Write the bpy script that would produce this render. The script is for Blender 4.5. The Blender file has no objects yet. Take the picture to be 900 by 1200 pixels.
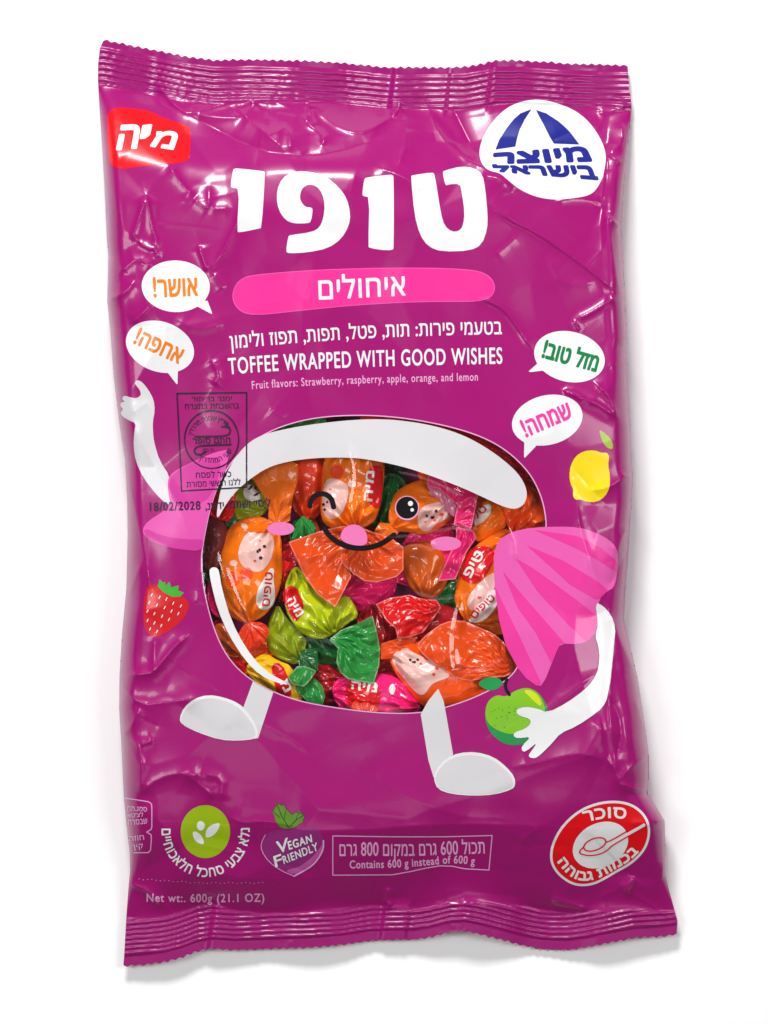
import bpy, math, random
import numpy as np
from mathutils import Vector

# ------------------------------------------------------------------ scene, camera, light
scene = bpy.context.scene
S = 0.0004                 # metres per unit of the layout below (450,600 is the middle of the bag)
D = 5000.0                 # camera height in layout units (2 m)
cam_d = bpy.data.cameras.new("camera")
cam = bpy.data.objects.new("camera", cam_d)
scene.collection.objects.link(cam)
cam.location = (0, 0, D * S)
cam_d.sensor_fit = 'VERTICAL'
cam_d.sensor_height = 24.0
cam_d.lens = 24.0 * (D * S) / (1200 * S)
cam_d.clip_start = 0.05
cam_d.clip_end = 50
scene.camera = cam

world = bpy.data.worlds.new("World")
scene.world = world
world.use_nodes = True
world.node_tree.nodes["Background"].inputs[0].default_value = (1, 1, 1, 1)
world.node_tree.nodes["Background"].inputs[1].default_value = 0.15


def area(name, loc, target, sx, sy, power, col=(1, 1, 1)):
    l = bpy.data.lights.new(name, 'AREA')
    l.shape = 'RECTANGLE'
    l.size, l.size_y = sx, sy
    l.energy = power
    l.color = col
    o = bpy.data.objects.new(name, l)
    scene.collection.objects.link(o)
    o.location = loc
    d = Vector(target) - Vector(loc)
    o.rotation_euler = d.to_track_quat('-Z', 'Y').to_euler()
    return o


area("softbox", (-0.25, 1.38, 1.15), (0, 0, 0), 0.48, 0.30, 30.0)
area("softbox", (-0.78, 0.08, 1.40), (0, 0, 0), 0.32, 0.60, 6.6)
area("softbox", (0.80, 0.12, 1.35), (0, 0, 0), 0.30, 0.60, 6.6)
area("softbox", (0.10, -0.75, 1.70), (0, -0.1, 0), 0.9, 0.45, 1.8)

scene.view_settings.view_transform = 'Standard'
scene.view_settings.look = 'None'
scene.view_settings.gamma = 1.0
scene.view_settings.exposure = 0.0
scene.view_settings.use_curve_mapping = False
scene.cycles.max_bounces = 12
scene.cycles.transparent_max_bounces = 16
scene.cycles.caustics_reflective = False
scene.cycles.caustics_refractive = False

rng = np.random.default_rng(7)
random.seed(3)
C = scene.collection


def lin(r, g, b):
    f = lambda c: (c / 255) / 12.92 if c <= 10 else ((c / 255 + 0.055) / 1.055) ** 2.4
    return (f(r), f(g), f(b))


# ------------------------------------------------------------------ materials
MATS = {}


def mat(name, rgb, rough=0.3, spec=0.5, bump=0.0, bscale=300.0, trans=0.0, vary=0.0, coat=0.0):
    if name in MATS:
        return MATS[name]
    m = bpy.data.materials.new(name)
    m.use_nodes = True
    nt = m.node_tree
    b = nt.nodes["Principled BSDF"]
    b.inputs["Base Color"].default_value = (*rgb, 1)
    b.inputs["Roughness"].default_value = rough
    b.inputs["Specular IOR Level"].default_value = spec
    b.inputs["Coat Weight"].default_value = coat
    b.inputs["Coat Roughness"].default_value = 0.11
    tc = nt.nodes.new("ShaderNodeTexCoord")
    if bump:
        n = nt.nodes.new("ShaderNodeTexNoise")
        n.inputs["Scale"].default_value = bscale
        n.inputs["Detail"].default_value = 3
        nt.links.new(tc.outputs["Object"], n.inputs["Vector"])
        bp = nt.nodes.new("ShaderNodeBump")
        bp.inputs["Strength"].default_value = bump
        bp.inputs["Distance"].default_value = 0.0006
        nt.links.new(n.outputs["Fac"], bp.inputs["Height"])
        nt.links.new(bp.outputs["Normal"], b.inputs["Normal"])
    if vary:
        n2 = nt.nodes.new("ShaderNodeTexNoise")
        n2.inputs["Scale"].default_value = 35
        n2.inputs["Detail"].default_value = 4
        nt.links.new(tc.outputs["Object"], n2.inputs["Vector"])
        mp = nt.nodes.new("ShaderNodeMapRange")
        mp.inputs[3].default_value = max(0.03, rough - vary)
        mp.inputs[4].default_value = rough + vary
        nt.links.new(n2.outputs["Fac"], mp.inputs[0])
        nt.links.new(mp.outputs[0], b.inputs["Roughness"])
    if trans:
        out = nt.nodes["Material Output"]
        tr = nt.nodes.new("ShaderNodeBsdfTransparent")
        mx = nt.nodes.new("ShaderNodeMixShader")
        mx.inputs[0].default_value = 1 - trans
        nt.links.new(tr.outputs[0], mx.inputs[1])
        nt.links.new(b.outputs[0], mx.inputs[2])
        nt.links.new(mx.outputs[0], out.inputs[0])
    MATS[name] = m
    return m


def ink(name, r, g, b, trans=0.0):
    r, g, b = r * 0.95, g * 0.95, b * 0.95
    return mat(name, lin(r, g, b), 0.30, 0.3, bump=0.05, bscale=260, trans=trans, vary=0.06, coat=0.16)


PURPLE = mat("purple film", lin(156, 6, 106), 0.31, 0.30, bump=0.05, bscale=260, vary=0.08, coat=0.28)
SEAL = mat("purple seal film", lin(148, 7, 104), 0.30, 0.35, bump=0.08, bscale=420, vary=0.06, coat=0.15)
WHITE = ink("white ink", 238, 238, 239)
GREYWHITE = ink("pale grey ink", 220, 217, 220)
RED = ink("red ink", 235, 4, 22)
HOTPINK = ink("hot pink ink", 248, 48, 150)
PINK = ink("pink ink", 238, 58, 158)
PINKLIGHT = ink("light pink ink", 236, 94, 178)
ORANGE = ink("orange ink", 238, 128, 14)
GREENTXT = ink("green ink", 10, 128, 66)
BLACK = ink("black ink", 10, 8, 12)
STAMPINK = ink("dark stamp ink", 45, 8, 52)
nt = STAMPINK.node_tree
tcn, nz, rp, trn, mxn = (nt.nodes.new(n) for n in ("ShaderNodeTexCoord", "ShaderNodeTexNoise", "ShaderNodeMapRange", "ShaderNodeBsdfTransparent", "ShaderNodeMixShader"))
nz.inputs["Scale"].default_value = 420
nz.inputs["Detail"].default_value = 4
rp.inputs[1].default_value, rp.inputs[2].default_value, rp.inputs[3].default_value = 0.40, 0.50, 0.68
nt.links.new(tcn.outputs["Object"], nz.inputs["Vector"])
nt.links.new(nz.outputs["Fac"], rp.inputs[0])
nt.links.new(rp.outputs[0], mxn.inputs[0])
nt.links.new(trn.outputs[0], mxn.inputs[1])
nt.links.new(nt.nodes["Principled BSDF"].outputs[0], mxn.inputs[2])
nt.links.new(mxn.outputs[0], nt.nodes["Material Output"].inputs[0])
BLUE = ink("blue ink", 32, 38, 140)
YELLOW = ink("yellow ink", 252, 222, 8)
LIME = ink("lime ink", 160, 190, 12)
LEAF = ink("leaf green ink", 62, 178, 50)
APPLE = ink("apple green ink", 132, 196, 38)
APPLEDARK = ink("dark apple green ink", 30, 150, 76)
BERRY = ink("strawberry red ink", 212, 24, 34)
PALEPINK = ink("pale pink ink", 236, 170, 214)
CHEEK = ink("cheek pink ink", 240, 122, 186)
BEET = ink("beet purple ink", 150, 40, 122)
HERB = ink("herb green ink", 92, 138, 36)

m = bpy.data.materials.new("clear film")
m.use_nodes = True
nt = m.node_tree
nt.nodes.remove(nt.nodes["Principled BSDF"])
tr = nt.nodes.new("ShaderNodeBsdfTransparent")
tr.inputs[0].default_value = (0.97, 0.96, 0.96, 1)
gl = nt.nodes.new("ShaderNodeBsdfGlossy")
gl.inputs["Roughness"].default_value = 0.07
fr = nt.nodes.new("ShaderNodeFresnel")
fr.inputs["IOR"].default_value = 1.5
mx = nt.nodes.new("ShaderNodeMixShader")
geo = nt.nodes.new("ShaderNodeNewGeometry")       # a thin film reflects the same from both faces
mr = nt.nodes.new("ShaderNodeMapRange")
mr.inputs[3].default_value = 1.5
mr.inputs[4].default_value = 1 / 1.5
nt.links.new(geo.outputs["Backfacing"], mr.inputs[0])
nt.links.new(mr.outputs[0], fr.inputs["IOR"])
nt.links.new(fr.outputs[0], mx.inputs[0])
nt.links.new(tr.outputs[0], mx.inputs[1])
nt.links.new(gl.outputs[0], mx.inputs[2])
nt.links.new(mx.outputs[0], nt.nodes["Material Output"].inputs[0])
CLEAR = m

# ------------------------------------------------------------------ 2-D regions on a grid
def chaikin(p, n=2, closed=True):
    p = np.asarray(p, float)
    for _ in range(n):
        q = np.roll(p, -1, 0) if closed else p[1:]
        a = p if closed else p[:-1]
        r = np.empty((len(a) * 2, 2))
        r[0::2] = a * 0.75 + q * 0.25
        r[1::2] = a * 0.25 + q * 0.75
        if not closed:
            r = np.vstack([p[:1], r, p[-1:]])
        p = r
    return p


def closed_segs(p):
    p = np.asarray(p, float)
    return np.hstack([p, np.roll(p, -1, 0)])


def open_segs(p):
    p = np.asarray(p, float)
    return np.hstack([p[:-1], p[1:]])


def ellipse(cx, cy, rx, ry, rot=0, n=48):
    t = np.linspace(0, 2 * np.pi, n, endpoint=False)
    x, y = rx * np.cos(t), ry * np.sin(t)
    a = math.radians(rot)
    return np.stack([cx + x * math.cos(a) - y * math.sin(a), cy + x * math.sin(a) + y * math.cos(a)], 1)


class Region:
    """filled outlines (even-odd) with optional growth, plus strokes"""
    def __init__(self):
        self.fills = []
        self.strokes = []
        self.cuts = []

    def fill(self, p, smooth=0, grow=0.0):
        self.fills.append((closed_segs(chaikin(p, smooth) if smooth else p), grow))
        return self

    def segs(self, s, grow=0.0):
        self.fills.append((np.asarray(s, float), grow))
        return self

    def stroke(self, p, w, smooth=0, closed=False):
        if smooth:
            p = chaikin(p, smooth, closed)
        self.strokes.append((closed_segs(p) if closed else open_segs(p), w / 2))
        return self

    def cut(self, r):
        self.cuts.append(r)
        return self

    def bounds(self):
        lo, hi = np.array([1e9, 1e9]), np.array([-1e9, -1e9])
        for s, w in self.fills + self.strokes:
            q = s.reshape(-1, 2)
            lo = np.minimum(lo, q.min(0) - max(w, 0))
            hi = np.maximum(hi, q.max(0) + max(w, 0))
        return lo, hi

    def field(self, xs, ys):
        res = xs[1] - xs[0]
        f = np.full((len(ys), len(xs)), 1e3)
        for s, w in self.fills:
            d = seg_dist(s, xs, ys, abs(w) + 2.5 * res)
            ins = parity(s, xs, ys)
            f = np.minimum(f, np.where(ins, -d, d) - w)
        for s, w in self.strokes:
            f = np.minimum(f, seg_dist(s, xs, ys, w + 2.5 * res) - w)
        for r in self.cuts:
            f = np.maximum(f, -r.field(xs, ys))
        return f


def seg_dist(segs, xs, ys, band):
    res = xs[1] - xs[0]
    d = np.full((len(ys), len(xs)), float(max(band, 2.5 * res)))
    x0, y0 = xs[0], ys[0]
    for ax, ay, bx, by in segs:
        i0 = max(0, int((min(ax, bx) - band - x0) / res))
        i1 = min(len(xs), int((max(ax, bx) + band - x0) / res) + 2)
        j0 = max(0, int((min(ay, by) - band - y0) / res))
        j1 = min(len(ys), int((max(ay, by) + band - y0) / res) + 2)
        if i0 >= i1 or j0 >= j1:
            continue
        px = xs[i0:i1][None, :] - ax
        py = ys[j0:j1][:, None] - ay
        ux, uy = bx - ax, by - ay
        L = ux * ux + uy * uy
        t = np.clip((px * ux + py * uy) / L, 0, 1) if L > 1e-12 else 0.0
        dd = np.hypot(px - t * ux, py - t * uy)
        w = d[j0:j1, i0:i1]
        np.minimum(w, dd, out=w)
    return d


def parity(segs, xs, ys):
    out = np.zeros((len(ys), len(xs)), bool)
    ax, ay, bx, by = segs.T
    for j, y in enumerate(ys + 1e-5):
        for jit in (0, 0.011, -0.017, 0.029, 0.043, -0.051):
            m_ = (ay > y + jit) != (by > y + jit)
            if m_.sum() % 2 == 0:
                y = y + jit
                break
        if m_.any():
            xc = np.sort(ax[m_] + (y - ay[m_]) / (by[m_] - ay[m_]) * (bx[m_] - ax[m_]))
            out[j] = np.searchsorted(xc, xs) % 2 == 1
    return out


def clip_grid(f, xs, ys):
    """marching-triangle clip of a grid: vertices (x,y), triangles"""
    ny, nx = f.shape
    F = f.ravel()
    idx = np.arange(nx * ny).reshape(ny, nx)
    a, b, c, d = idx[:-1, :-1].ravel(), idx[:-1, 1:].ravel(), idx[1:, 1:].ravel(), idx[1:, :-1].ravel()
    T = np.vstack([np.stack([a, b, c], 1), np.stack([a, c, d], 1)])
    ins = F[T] < 0
    n = ins.sum(1)
    full = T[n == 3]
    X = np.tile(xs, ny)
    Y = np.repeat(ys, nx)
    extra_pts, edge_key = [], []
    base = nx * ny

    def cut(o, i):
        t = F[o] / (F[o] - F[i])
        p = np.stack([X[o] + t * (X[i] - X[o]), Y[o] + t * (Y[i] - Y[o])], 1)
        k = np.minimum(o, i) * np.int64(base) + np.maximum(o, i)
        return p, k

    def rot(Tm, im, val):
        k = np.argmax(im == val, 1)
        r = np.arange(len(Tm))
        return Tm[r, k], Tm[r, (k + 1) % 3], Tm[r, (k + 2) % 3]
    tris, keys, pts = [], [], []
    m1 = n == 1
    i1, o1, o2 = rot(T[m1], ins[m1], True)
    p1, k1 = cut(o1, i1)
    p2, k2 = cut(o2, i1)
    m2 = n == 2
    q0, q1, q2 = rot(T[m2], ins[m2], False)
    p3, k3 = cut(q0, q1)
    p4, k4 = cut(q0, q2)
    allk = np.concatenate([k1, k2, k3, k4])
    allp = np.vstack([p1, p2, p3, p4])
    uk, first, inv = np.unique(allk, return_index=True, return_inverse=True)
    inv = inv + base
    P = np.vstack([np.stack([X, Y], 1), allp[first]]) if len(allk) else np.stack([X, Y], 1)
    s = np.cumsum([0, len(k1), len(k2), len(k3), len(k4)])
    v1, v2, v3, v4 = (inv[s[i]:s[i + 1]] for i in range(4))
    tris = np.vstack([full, np.stack([i1, v1, v2], 1), np.stack([v3, q1, q2], 1), np.stack([v3, q2, v4], 1)]).astype(np.int64)
    used = np.unique(tris)
    remap = np.zeros(len(P), np.int64)
    remap[used] = np.arange(len(used))
    return P[used], remap[tris]


G = 1.5                    # cell of the master grid


def region_mesh(r, res):
    lo, hi = r.bounds()
    i0 = np.floor(lo / G - 1).astype(int)
    i1 = np.ceil(hi / G + 1).astype(int)
    k = int(round(G / res))
    xs = np.arange(i0[0] * k, i1[0] * k + 1) * res
    ys = np.arange(i0[1] * k, i1[1] * k + 1) * res
    return clip_grid(r.field(xs, ys), xs, ys)


def to_world(x, y, z):
    k = 1 - z / D
    return np.stack([(x - 450) * S * k, (600 - y) * S * k, z * S], 1)


def mesh_obj(name, V, T, material, parent=None, normals=None, org=None):
    me = bpy.data.meshes.new(name)
    V = np.asarray(V, np.float32)
    T = np.asarray(T, np.int32)
    if org is not None:
        V = V - np.asarray(org, np.float32)
    me.vertices.add(len(V))
    me.vertices.foreach_set("co", V.ravel())
    me.loops.add(len(T) * 3)
    me.loops.foreach_set("vertex_index", T.ravel())
    me.polygons.add(len(T))
    me.polygons.foreach_set("loop_start", np.arange(0, len(T) * 3, 3, dtype=np.int32))
    me.polygons.foreach_set("loop_total", np.full(len(T), 3, np.int32))
    me.update(calc_edges=True)
    me.polygons.foreach_set("use_smooth", np.ones(len(T), bool))
    me.materials.append(material)
    if normals is not None:
        me.normals_split_custom_set_from_vertices(normals.astype(np.float32))
    o = bpy.data.objects.new(name, me)
    C.objects.link(o)
    if parent:
        o.parent = parent
    return o


def thing(name, label, cat, loc=(0, 0, 0), group=None):
    o = bpy.data.objects.new(name, None)
    C.objects.link(o)
    o.location = loc
    o.empty_display_size = 0.01
    o["label"] = label
    o["category"] = cat
    if group:
        o["group"] = group
    return o


class Surf:
    """height field sampled on the master grid; gives z and normal anywhere, piecewise linear on its triangles"""
    def __init__(self, H, i0, j0):
        self.H, self.i0, self.j0 = H, i0, j0
        self.gy, self.gx = np.gradient(H, G)

    def sample(self, A, x, y):
        u = np.clip(x / G - self.i0, 0, A.shape[1] - 1.001)
        v = np.clip(y / G - self.j0, 0, A.shape[0] - 1.001)
        i, j = u.astype(int), v.astype(int)
        s, t = u - i, v - j
        a, b, c, d = A[j, i], A[j, i + 1], A[j + 1, i + 1], A[j + 1, i]
        return np.where(s >= t, a + s * (b - a) + t * (c - b), a + t * (d - a) + s * (c - d))

    def z(self, x, y):
        return self.sample(self.H, x, y)

    def nrm(self, x, y):
        gx, gy = self.sample(self.gx, x, y), self.sample(self.gy, x, y)
        n = np.stack([-gx, gy, np.ones_like(gx)], 1)
        return n / np.linalg.norm(n, axis=1)[:, None]

    def decal(self, name, r, material, parent, lift=0.25, res=0.75, org=None):
        P, T = region_mesh(r, res)
        if len(T) == 0:
            return None
        x, y = P[:, 0], P[:, 1]
        n = self.nrm(x, y)
        V = to_world(x, y, self.z(x, y)) + n * (lift * S)
        return mesh_obj(name, V, T[:, ::-1], material, parent, n, org)


# ------------------------------------------------------------------ lettering
GLYPH = {}


def glyphs(s):
    if s not in GLYPH:
        c = bpy.data.curves.new("lettering", 'FONT')
        c.body = s
        c.resolution_u = 4
        c.space_character = 1.04 if any('\u0590' < ch < '\u05ff' for ch in s) else 1.13
        o = bpy.data.objects.new("lettering", c)
        C.objects.link(o)
        cu = o.to_curve(bpy.context.evaluated_depsgraph_get())
        seg = []
        for sp in cu.splines:
            bp = sp.bezier_points
            poly = []
            for a_, b_ in zip(bp, list(bp[1:]) + [bp[0]]):
                p0, p1, p2, p3 = (np.array(v[:2]) for v in (a_.co, a_.handle_right, b_.handle_left, b_.co))
                ch = p3 - p0
                cr = lambda q: abs(ch[0] * q[1] - ch[1] * q[0])
                n = 1 if max(cr(p1 - p0), cr(p2 - p0)) < 1e-4 else 6
                for t_ in np.arange(n) / n:
                    poly.append((1 - t_) ** 3 * p0 + 3 * (1 - t_) ** 2 * t_ * p1 + 3 * (1 - t_) * t_ ** 2 * p2 + t_ ** 3 * p3)
            seg.append(closed_segs(poly))
        seg = np.vstack(seg)
        o.to_curve_clear()
        bpy.data.objects.remove(o)
        bpy.data.curves.remove(c)
        GLYPH[s] = seg
    return GLYPH[s]


def subdiv(seg, step):
    out = []
    for s in seg:
        n = max(1, int(math.hypot(s[2] - s[0], s[3] - s[1]) / step))
        t = np.linspace(0, 1, n + 1)[:, None]
        p = s[:2] + t * (s[2:] - s[:2])
        out.append(np.hstack([p[:-1], p[1:]]))
    return np.vstack(out)


def text_quad(s, tl, tr_, br, bl, slant=0.0):
    """ink box of the string mapped on a quad"""
    g = subdiv(glyphs(s), 0.12)
    q = g.reshape(-1, 2).copy()
    q[:, 0] += q[:, 1] * slant
    lo, hi = q.min(0), q.max(0)
    u, v = ((q - lo) / (hi - lo)).T
    tl, tr_, br, bl = (np.array(a, float) for a in (tl, tr_, br, bl))
    p = ((1 - u) * v)[:, None] * tl + (u * v)[:, None] * tr_ + (u * (1 - v))[:, None] * br + ((1 - u) * (1 - v))[:, None] * bl
    return p.reshape(-1, 4)


def text_path(s, path, h, cap=None, smooth=2):
    """string along a baseline, ink width fitted to the path; h is the height of a capital (or of a Hebrew letter)"""
    if cap is None:
        cap = 0.592 if any('\u0590' < ch < '\u05ff' for ch in s) else 0.682
    g = subdiv(glyphs(s), 0.15)
    q = g.reshape(-1, 2)
    p = chaikin(path, smooth, False)
    seg = np.hypot(*(p[1:] - p[:-1]).T)
    cum = np.concatenate([[0], np.cumsum(seg)])
    x = (q[:, 0] - q[:, 0].min()) / (q[:, 0].max() - q[:, 0].min()) * cum[-1]
    px, py = np.interp(x, cum, p[:, 0]), np.interp(x, cum, p[:, 1])
    e = 0.5 + cum[-1] * 0.01
    tx = np.interp(x + e, cum, p[:, 0]) - np.interp(x - e, cum, p[:, 0])
    ty = np.interp(x + e, cum, p[:, 1]) - np.interp(x - e, cum, p[:, 1])
    L = np.hypot(tx, ty) + 1e-9
    tx, ty = tx / L, ty / L
    hh = q[:, 1] / cap * h
    return np.stack([px + ty * hh, py - tx * hh], 1).reshape(-1, 4)


def R_():
    return Region()


def heb(s):
    """visual order: right-to-left letters, numbers kept left-to-right"""
    out, num = "", ""
    for ch in s[::-1]:
        if ch.isdigit():
            num = ch + num
        else:
            out += num + ch
            num = ""
    return out + num


def arc(cx, cy, r, a0, a1, n=24, ry=None):
    t = np.radians(np.linspace(a0, a1, n))
    return np.stack([cx + r * np.cos(t), cy + (ry or r) * np.sin(t)], 1)


# ------------------------------------------------------------------ noise helpers
def smooth_noise(xs, ys, wl, seed):
    r = np.random.default_rng(seed)
    nx, ny = int((xs[-1] - xs[0]) / wl) + 4, int((ys[-1] - ys[0]) / wl) + 4
    L = r.uniform(-1, 1, (ny, nx))
    u, v = (xs - xs[0]) / wl + 1, (ys - ys[0]) / wl + 1
    i, j = u.astype(int), v.astype(int)
    s, t = u - i, v - j
    s, t = s * s * (3 - 2 * s), t * t * (3 - 2 * t)
    A = L[np.ix_(j, i)] * (1 - s) + L[np.ix_(j, i + 1)] * s
    B = L[np.ix_(j + 1, i)] * (1 - s) + L[np.ix_(j + 1, i + 1)] * s
    return A * (1 - t)[:, None] + B * t[:, None]


def blur(A, n, it=2):
    for _ in range(it):
        for ax in (0, 1):
            c = np.cumsum(np.pad(A, [(n + 1, n) if k == ax else (0, 0) for k in (0, 1)], mode='edge'), ax)
            A = (c[2 * n + 1:] - c[:-2 * n - 1]) / (2 * n + 1) if ax == 0 else (c[:, 2 * n + 1:] - c[:, :-2 * n - 1]) / (2 * n + 1)
    return A


def facet_noise(xs, ys, cell, seed, curv=0.42):
    """crumpled-paper relief: the upper envelope of randomly tilted planes around jittered centres"""
    r = np.random.default_rng(seed)
    X, Y = np.meshgrid(xs, ys)
    best = np.full(X.shape, -1e9)
    for cy in np.arange(ys[0] - 2 * cell, ys[-1] + 2 * cell, cell):
        for cx in np.arange(xs[0] - 2 * cell, xs[-1] + 2 * cell, cell):
            px, py = cx + r.uniform(-.5, .5) * cell, cy + r.uniform(-.5, .5) * cell
            gx, gy = r.normal(0, 0.22, 2)
            i0, i1 = np.searchsorted(xs, [px - 4 * cell, px + 4 * cell])
            j0, j1 = np.searchsorted(ys, [py - 4 * cell, py + 4 * cell])
            dx, dy = X[j0:j1, i0:i1] - px, Y[j0:j1, i0:i1] - py
            if dx.size == 0:
                continue
            v = gx * dx + gy * dy - np.hypot(dx, dy) ** 2 / cell * curv
            w = best[j0:j1, i0:i1]
            np.maximum(w, v, out=w)
    best[best < -1e8] = 0
    return best - best.mean()


# ------------------------------------------------------------------ the table
me = bpy.data.meshes.new("tabletop")
me.from_pydata([(-3, -3, 0), (3, -3, 0), (3, 3, 0), (-3, 3, 0)], [], [(0, 1, 2, 3)])
me.materials.append(mat("white table", (0.97, 0.97, 0.97), 0.7, 0.1))
table = bpy.data.objects.new("tabletop", me)
C.objects.link(table)
table["kind"] = "structure"
table["label"] = "plain white table surface under the bag"

# ------------------------------------------------------------------ the bag: outline
LEFT = [(121, 47), (117, 57), (115, 75), (114.7, 94), (117, 130), (120, 178), (123, 235), (125, 279), (127, 300), (125.5, 352), (129, 385), (133, 440),
        (139, 490), (142, 512), (146.6, 540), (149, 590), (149.5, 625), (148, 690), (143, 742), (140, 790), (139.5, 830), (142, 870),
        (145, 935), (148, 965), (152, 1000), (152.5, 1020), (151, 1035), (148, 1075), (145.5, 1120), (144.5, 1132)]
RIGHT = [(735.5, 77), (737, 95), (737, 105), (739, 112), (740, 124), (738, 149), (735, 184), (731, 227), (728.5, 267), (730, 300), (732, 333),
         (734, 375), (735.5, 396), (734, 407), (735.5, 433), (738, 484), (739.5, 500), (740.5, 542), (742, 562), (739.5, 607), (735.5, 664),
         (733, 695), (731.5, 725), (735, 742), (740, 762), (748, 798), (755.5, 847), (760.5, 884), (760.5, 913), (759, 930), (768, 944), (779, 962),
         (780, 990), (779.5, 1025), (784.5, 1045), (792, 1072), (794, 1079), (793, 1095)]
TOP = [(121, 47), (145, 52), (170, 57), (200, 63), (220, 67), (250, 71), (294, 70), (327, 71), (364, 72), (398, 74), (430, 77), (455, 79.5),
       (490, 79.5), (518, 79.5), (544, 79), (567, 75), (580, 71.5), (607, 71), (640, 73), (667, 75), (700, 76), (735.5, 77)]
BOTTOM = [(144.5, 1132), (170, 1130), (194, 1127), (212, 1122), (230, 1115), (248, 1111), (261, 1112), (274, 1113), (308, 1112), (355, 1110.5),
          (400, 1107), (433, 1102), (460, 1101), (484, 1101), (504, 1098), (527, 1092), (544, 1091), (560, 1094), (584, 1100), (611, 1107),
          (633, 1112), (651, 1113), (665, 1113), (687, 1110), (709, 1105.5), (742, 1099), (775, 1097), (793, 1095)]
LEFT, RIGHT, TOP, BOTTOM = (np.array(a, float) for a in (LEFT, RIGHT, TOP, BOTTOM))


def zigzag(p, period, amp, sgn):
    seg = np.hypot(*(p[1:] - p[:-1]).T)
    cum = np.concatenate([[0], np.cumsum(seg)])
    n = int(cum[-1] / period)
    out = []
    r = np.random.default_rng(11)
    for k in range(2 * n + 1):
        s = cum[-1] * k / (2 * n)
        out.append((np.interp(s, cum, p[:, 0]), np.interp(s, cum, p[:, 1]) + sgn * (amp if k % 2 else -amp * 0.6) * r.uniform(0.6, 1.15)))
    return np.array(out)


top_z = zigzag(TOP, 9.3, 1.9, -1)
bot_z = zigzag(BOTTOM, 9.5, 1.8, 1)
outline = np.vstack([top_z, RIGHT[1:-1], bot_z[::-1], LEFT[1:-1][::-1]])

WINDOW = chaikin([(240, 625), (236, 650), (237, 675), (241, 702), (250, 735), (262, 763), (280, 786), (304, 803), (330, 815), (360, 824), (410, 832),
                  (450, 836), (490, 836), (524, 829), (560, 816), (590, 800), (606, 785), (614, 760), (620, 720), (632, 660), (641, 625),
                  (638, 592), (626, 562), (608, 540), (585, 522), (558, 509), (520, 498), (470, 489), (420, 486), (370, 489), (330, 499),
                  (300, 514), (275, 536), (258, 562), (247, 592)], 2)

i0, i1 = int(96 / G), int(812 / G)
j0, j1 = int(30 / G), int(1148 / G)
xs = np.arange(i0, i1 + 1) * G
ys = np.arange(j0, j1 + 1) * G
X, Y = np.meshgrid(xs, ys)
xl = np.interp(ys, LEFT[:, 1], LEFT[:, 0])[:, None]
xr = np.interp(ys, RIGHT[:, 1], RIGHT[:, 0])[:, None]
yt = np.interp(xs, TOP[:, 0], TOP[:, 1])[None, :]
yb = np.interp(xs, BOTTOM[:, 0], BOTTOM[:, 1])[None, :]
SEAL_T = 49 + 3 * np.sin(xs / 90)[None, :]
SEAL_B = np.interp(xs, [145, 180, 240, 280, 340, 420, 500, 560, 620, 680, 800], [56, 52, 54, 44, 40, 42, 34, 36, 46, 42, 26])[None, :]
dL, dR = np.maximum(X - xl, 0), np.maximum(xr - X, 0)
dT, dB = Y - (yt + SEAL_T), (yb - SEAL_B) - Y


def side(d, w, p=2.1):
    t = np.clip(d / w, 0, 1)
    return np.sqrt(np.clip(1 - (1 - t) ** p, 0, 1))


def ramp(d, w, k=2.0):
    t = np.clip(d / w, 0, 1)
    return 1 - (1 - t) ** k


HMAX = 88.0
body = (0.80 * side(dL, 20) + 0.20 * ramp(dL, 110)) * (0.80 * side(dR, 20) + 0.20 * ramp(dR, 110))
endT = blur(np.interp(dT, [0, 80, 130, 300], [0, 0.80, 0.95, 1]), 5, 2)
endB = blur(np.interp(dB, [0, 95, 125, 240, 400], [0, 0.68, 0.80, 1, 1]), 5, 2)
# height of the side and end edges over the table
edge = 15 + 17 * np.clip(dT / 200, 0, 1) * np.clip(dB / 150, 0, 1)
wave_b = 8 * np.sin((X - 470) / 38) * np.exp(-((X - 560) / 130) ** 2) + 3 * np.sin(X / 27)
wave_t = 4 * np.sin(X / 43 + 1) + 3 * np.sin(X / 17)
edge = edge + (wave_b + 2) * np.exp(-np.maximum(dB, 0) / 22) + wave_t * np.exp(-np.maximum(dT, 0) / 22)
H = edge + (HMAX - edge) * body * endT * endB

# soft bulges from the candies and loose relief of the film
inner = np.clip(np.minimum(dT, dB) / 40, 0, 1) * np.clip(np.minimum(dL, dR) / 25, 0, 1)
win = Region().fill(WINDOW)
dwin = seg_dist(closed_segs(WINDOW), xs, ys, 60)
inwin = parity(closed_segs(WINDOW), xs, ys)
calm = np.where(inwin, 0.35, 0.35 + 0.65 * np.clip(dwin / 60, 0, 1))
margin = np.exp(-np.minimum(dL, dR) / 70) + np.exp(-np.maximum(dT, 0) / 60) + 0.8 * np.exp(-np.maximum(dB, 0) / 60)
margin = np.clip(margin, 0, 1.3)
H += inner * 3.0 * smooth_noise(xs, ys, 110, 1) + inner * 0.9 * smooth_noise(xs, ys, 42, 2)
calm2 = np.where(inwin, 0.5, 0.45 + 0.55 * np.clip(dwin / 60, 0, 1))
fn = -facet_noise(xs, ys, 125, 5, 0.20) * 0.72 - facet_noise(xs, ys, 62, 8, 0.25) * 0.16 + facet_noise(xs, ys, 75, 19, 0.3) * 0.30
fn = blur(fn, 1, 1)
H += fn * inner * (0.24 + 0.55 * margin) * calm2


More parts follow.
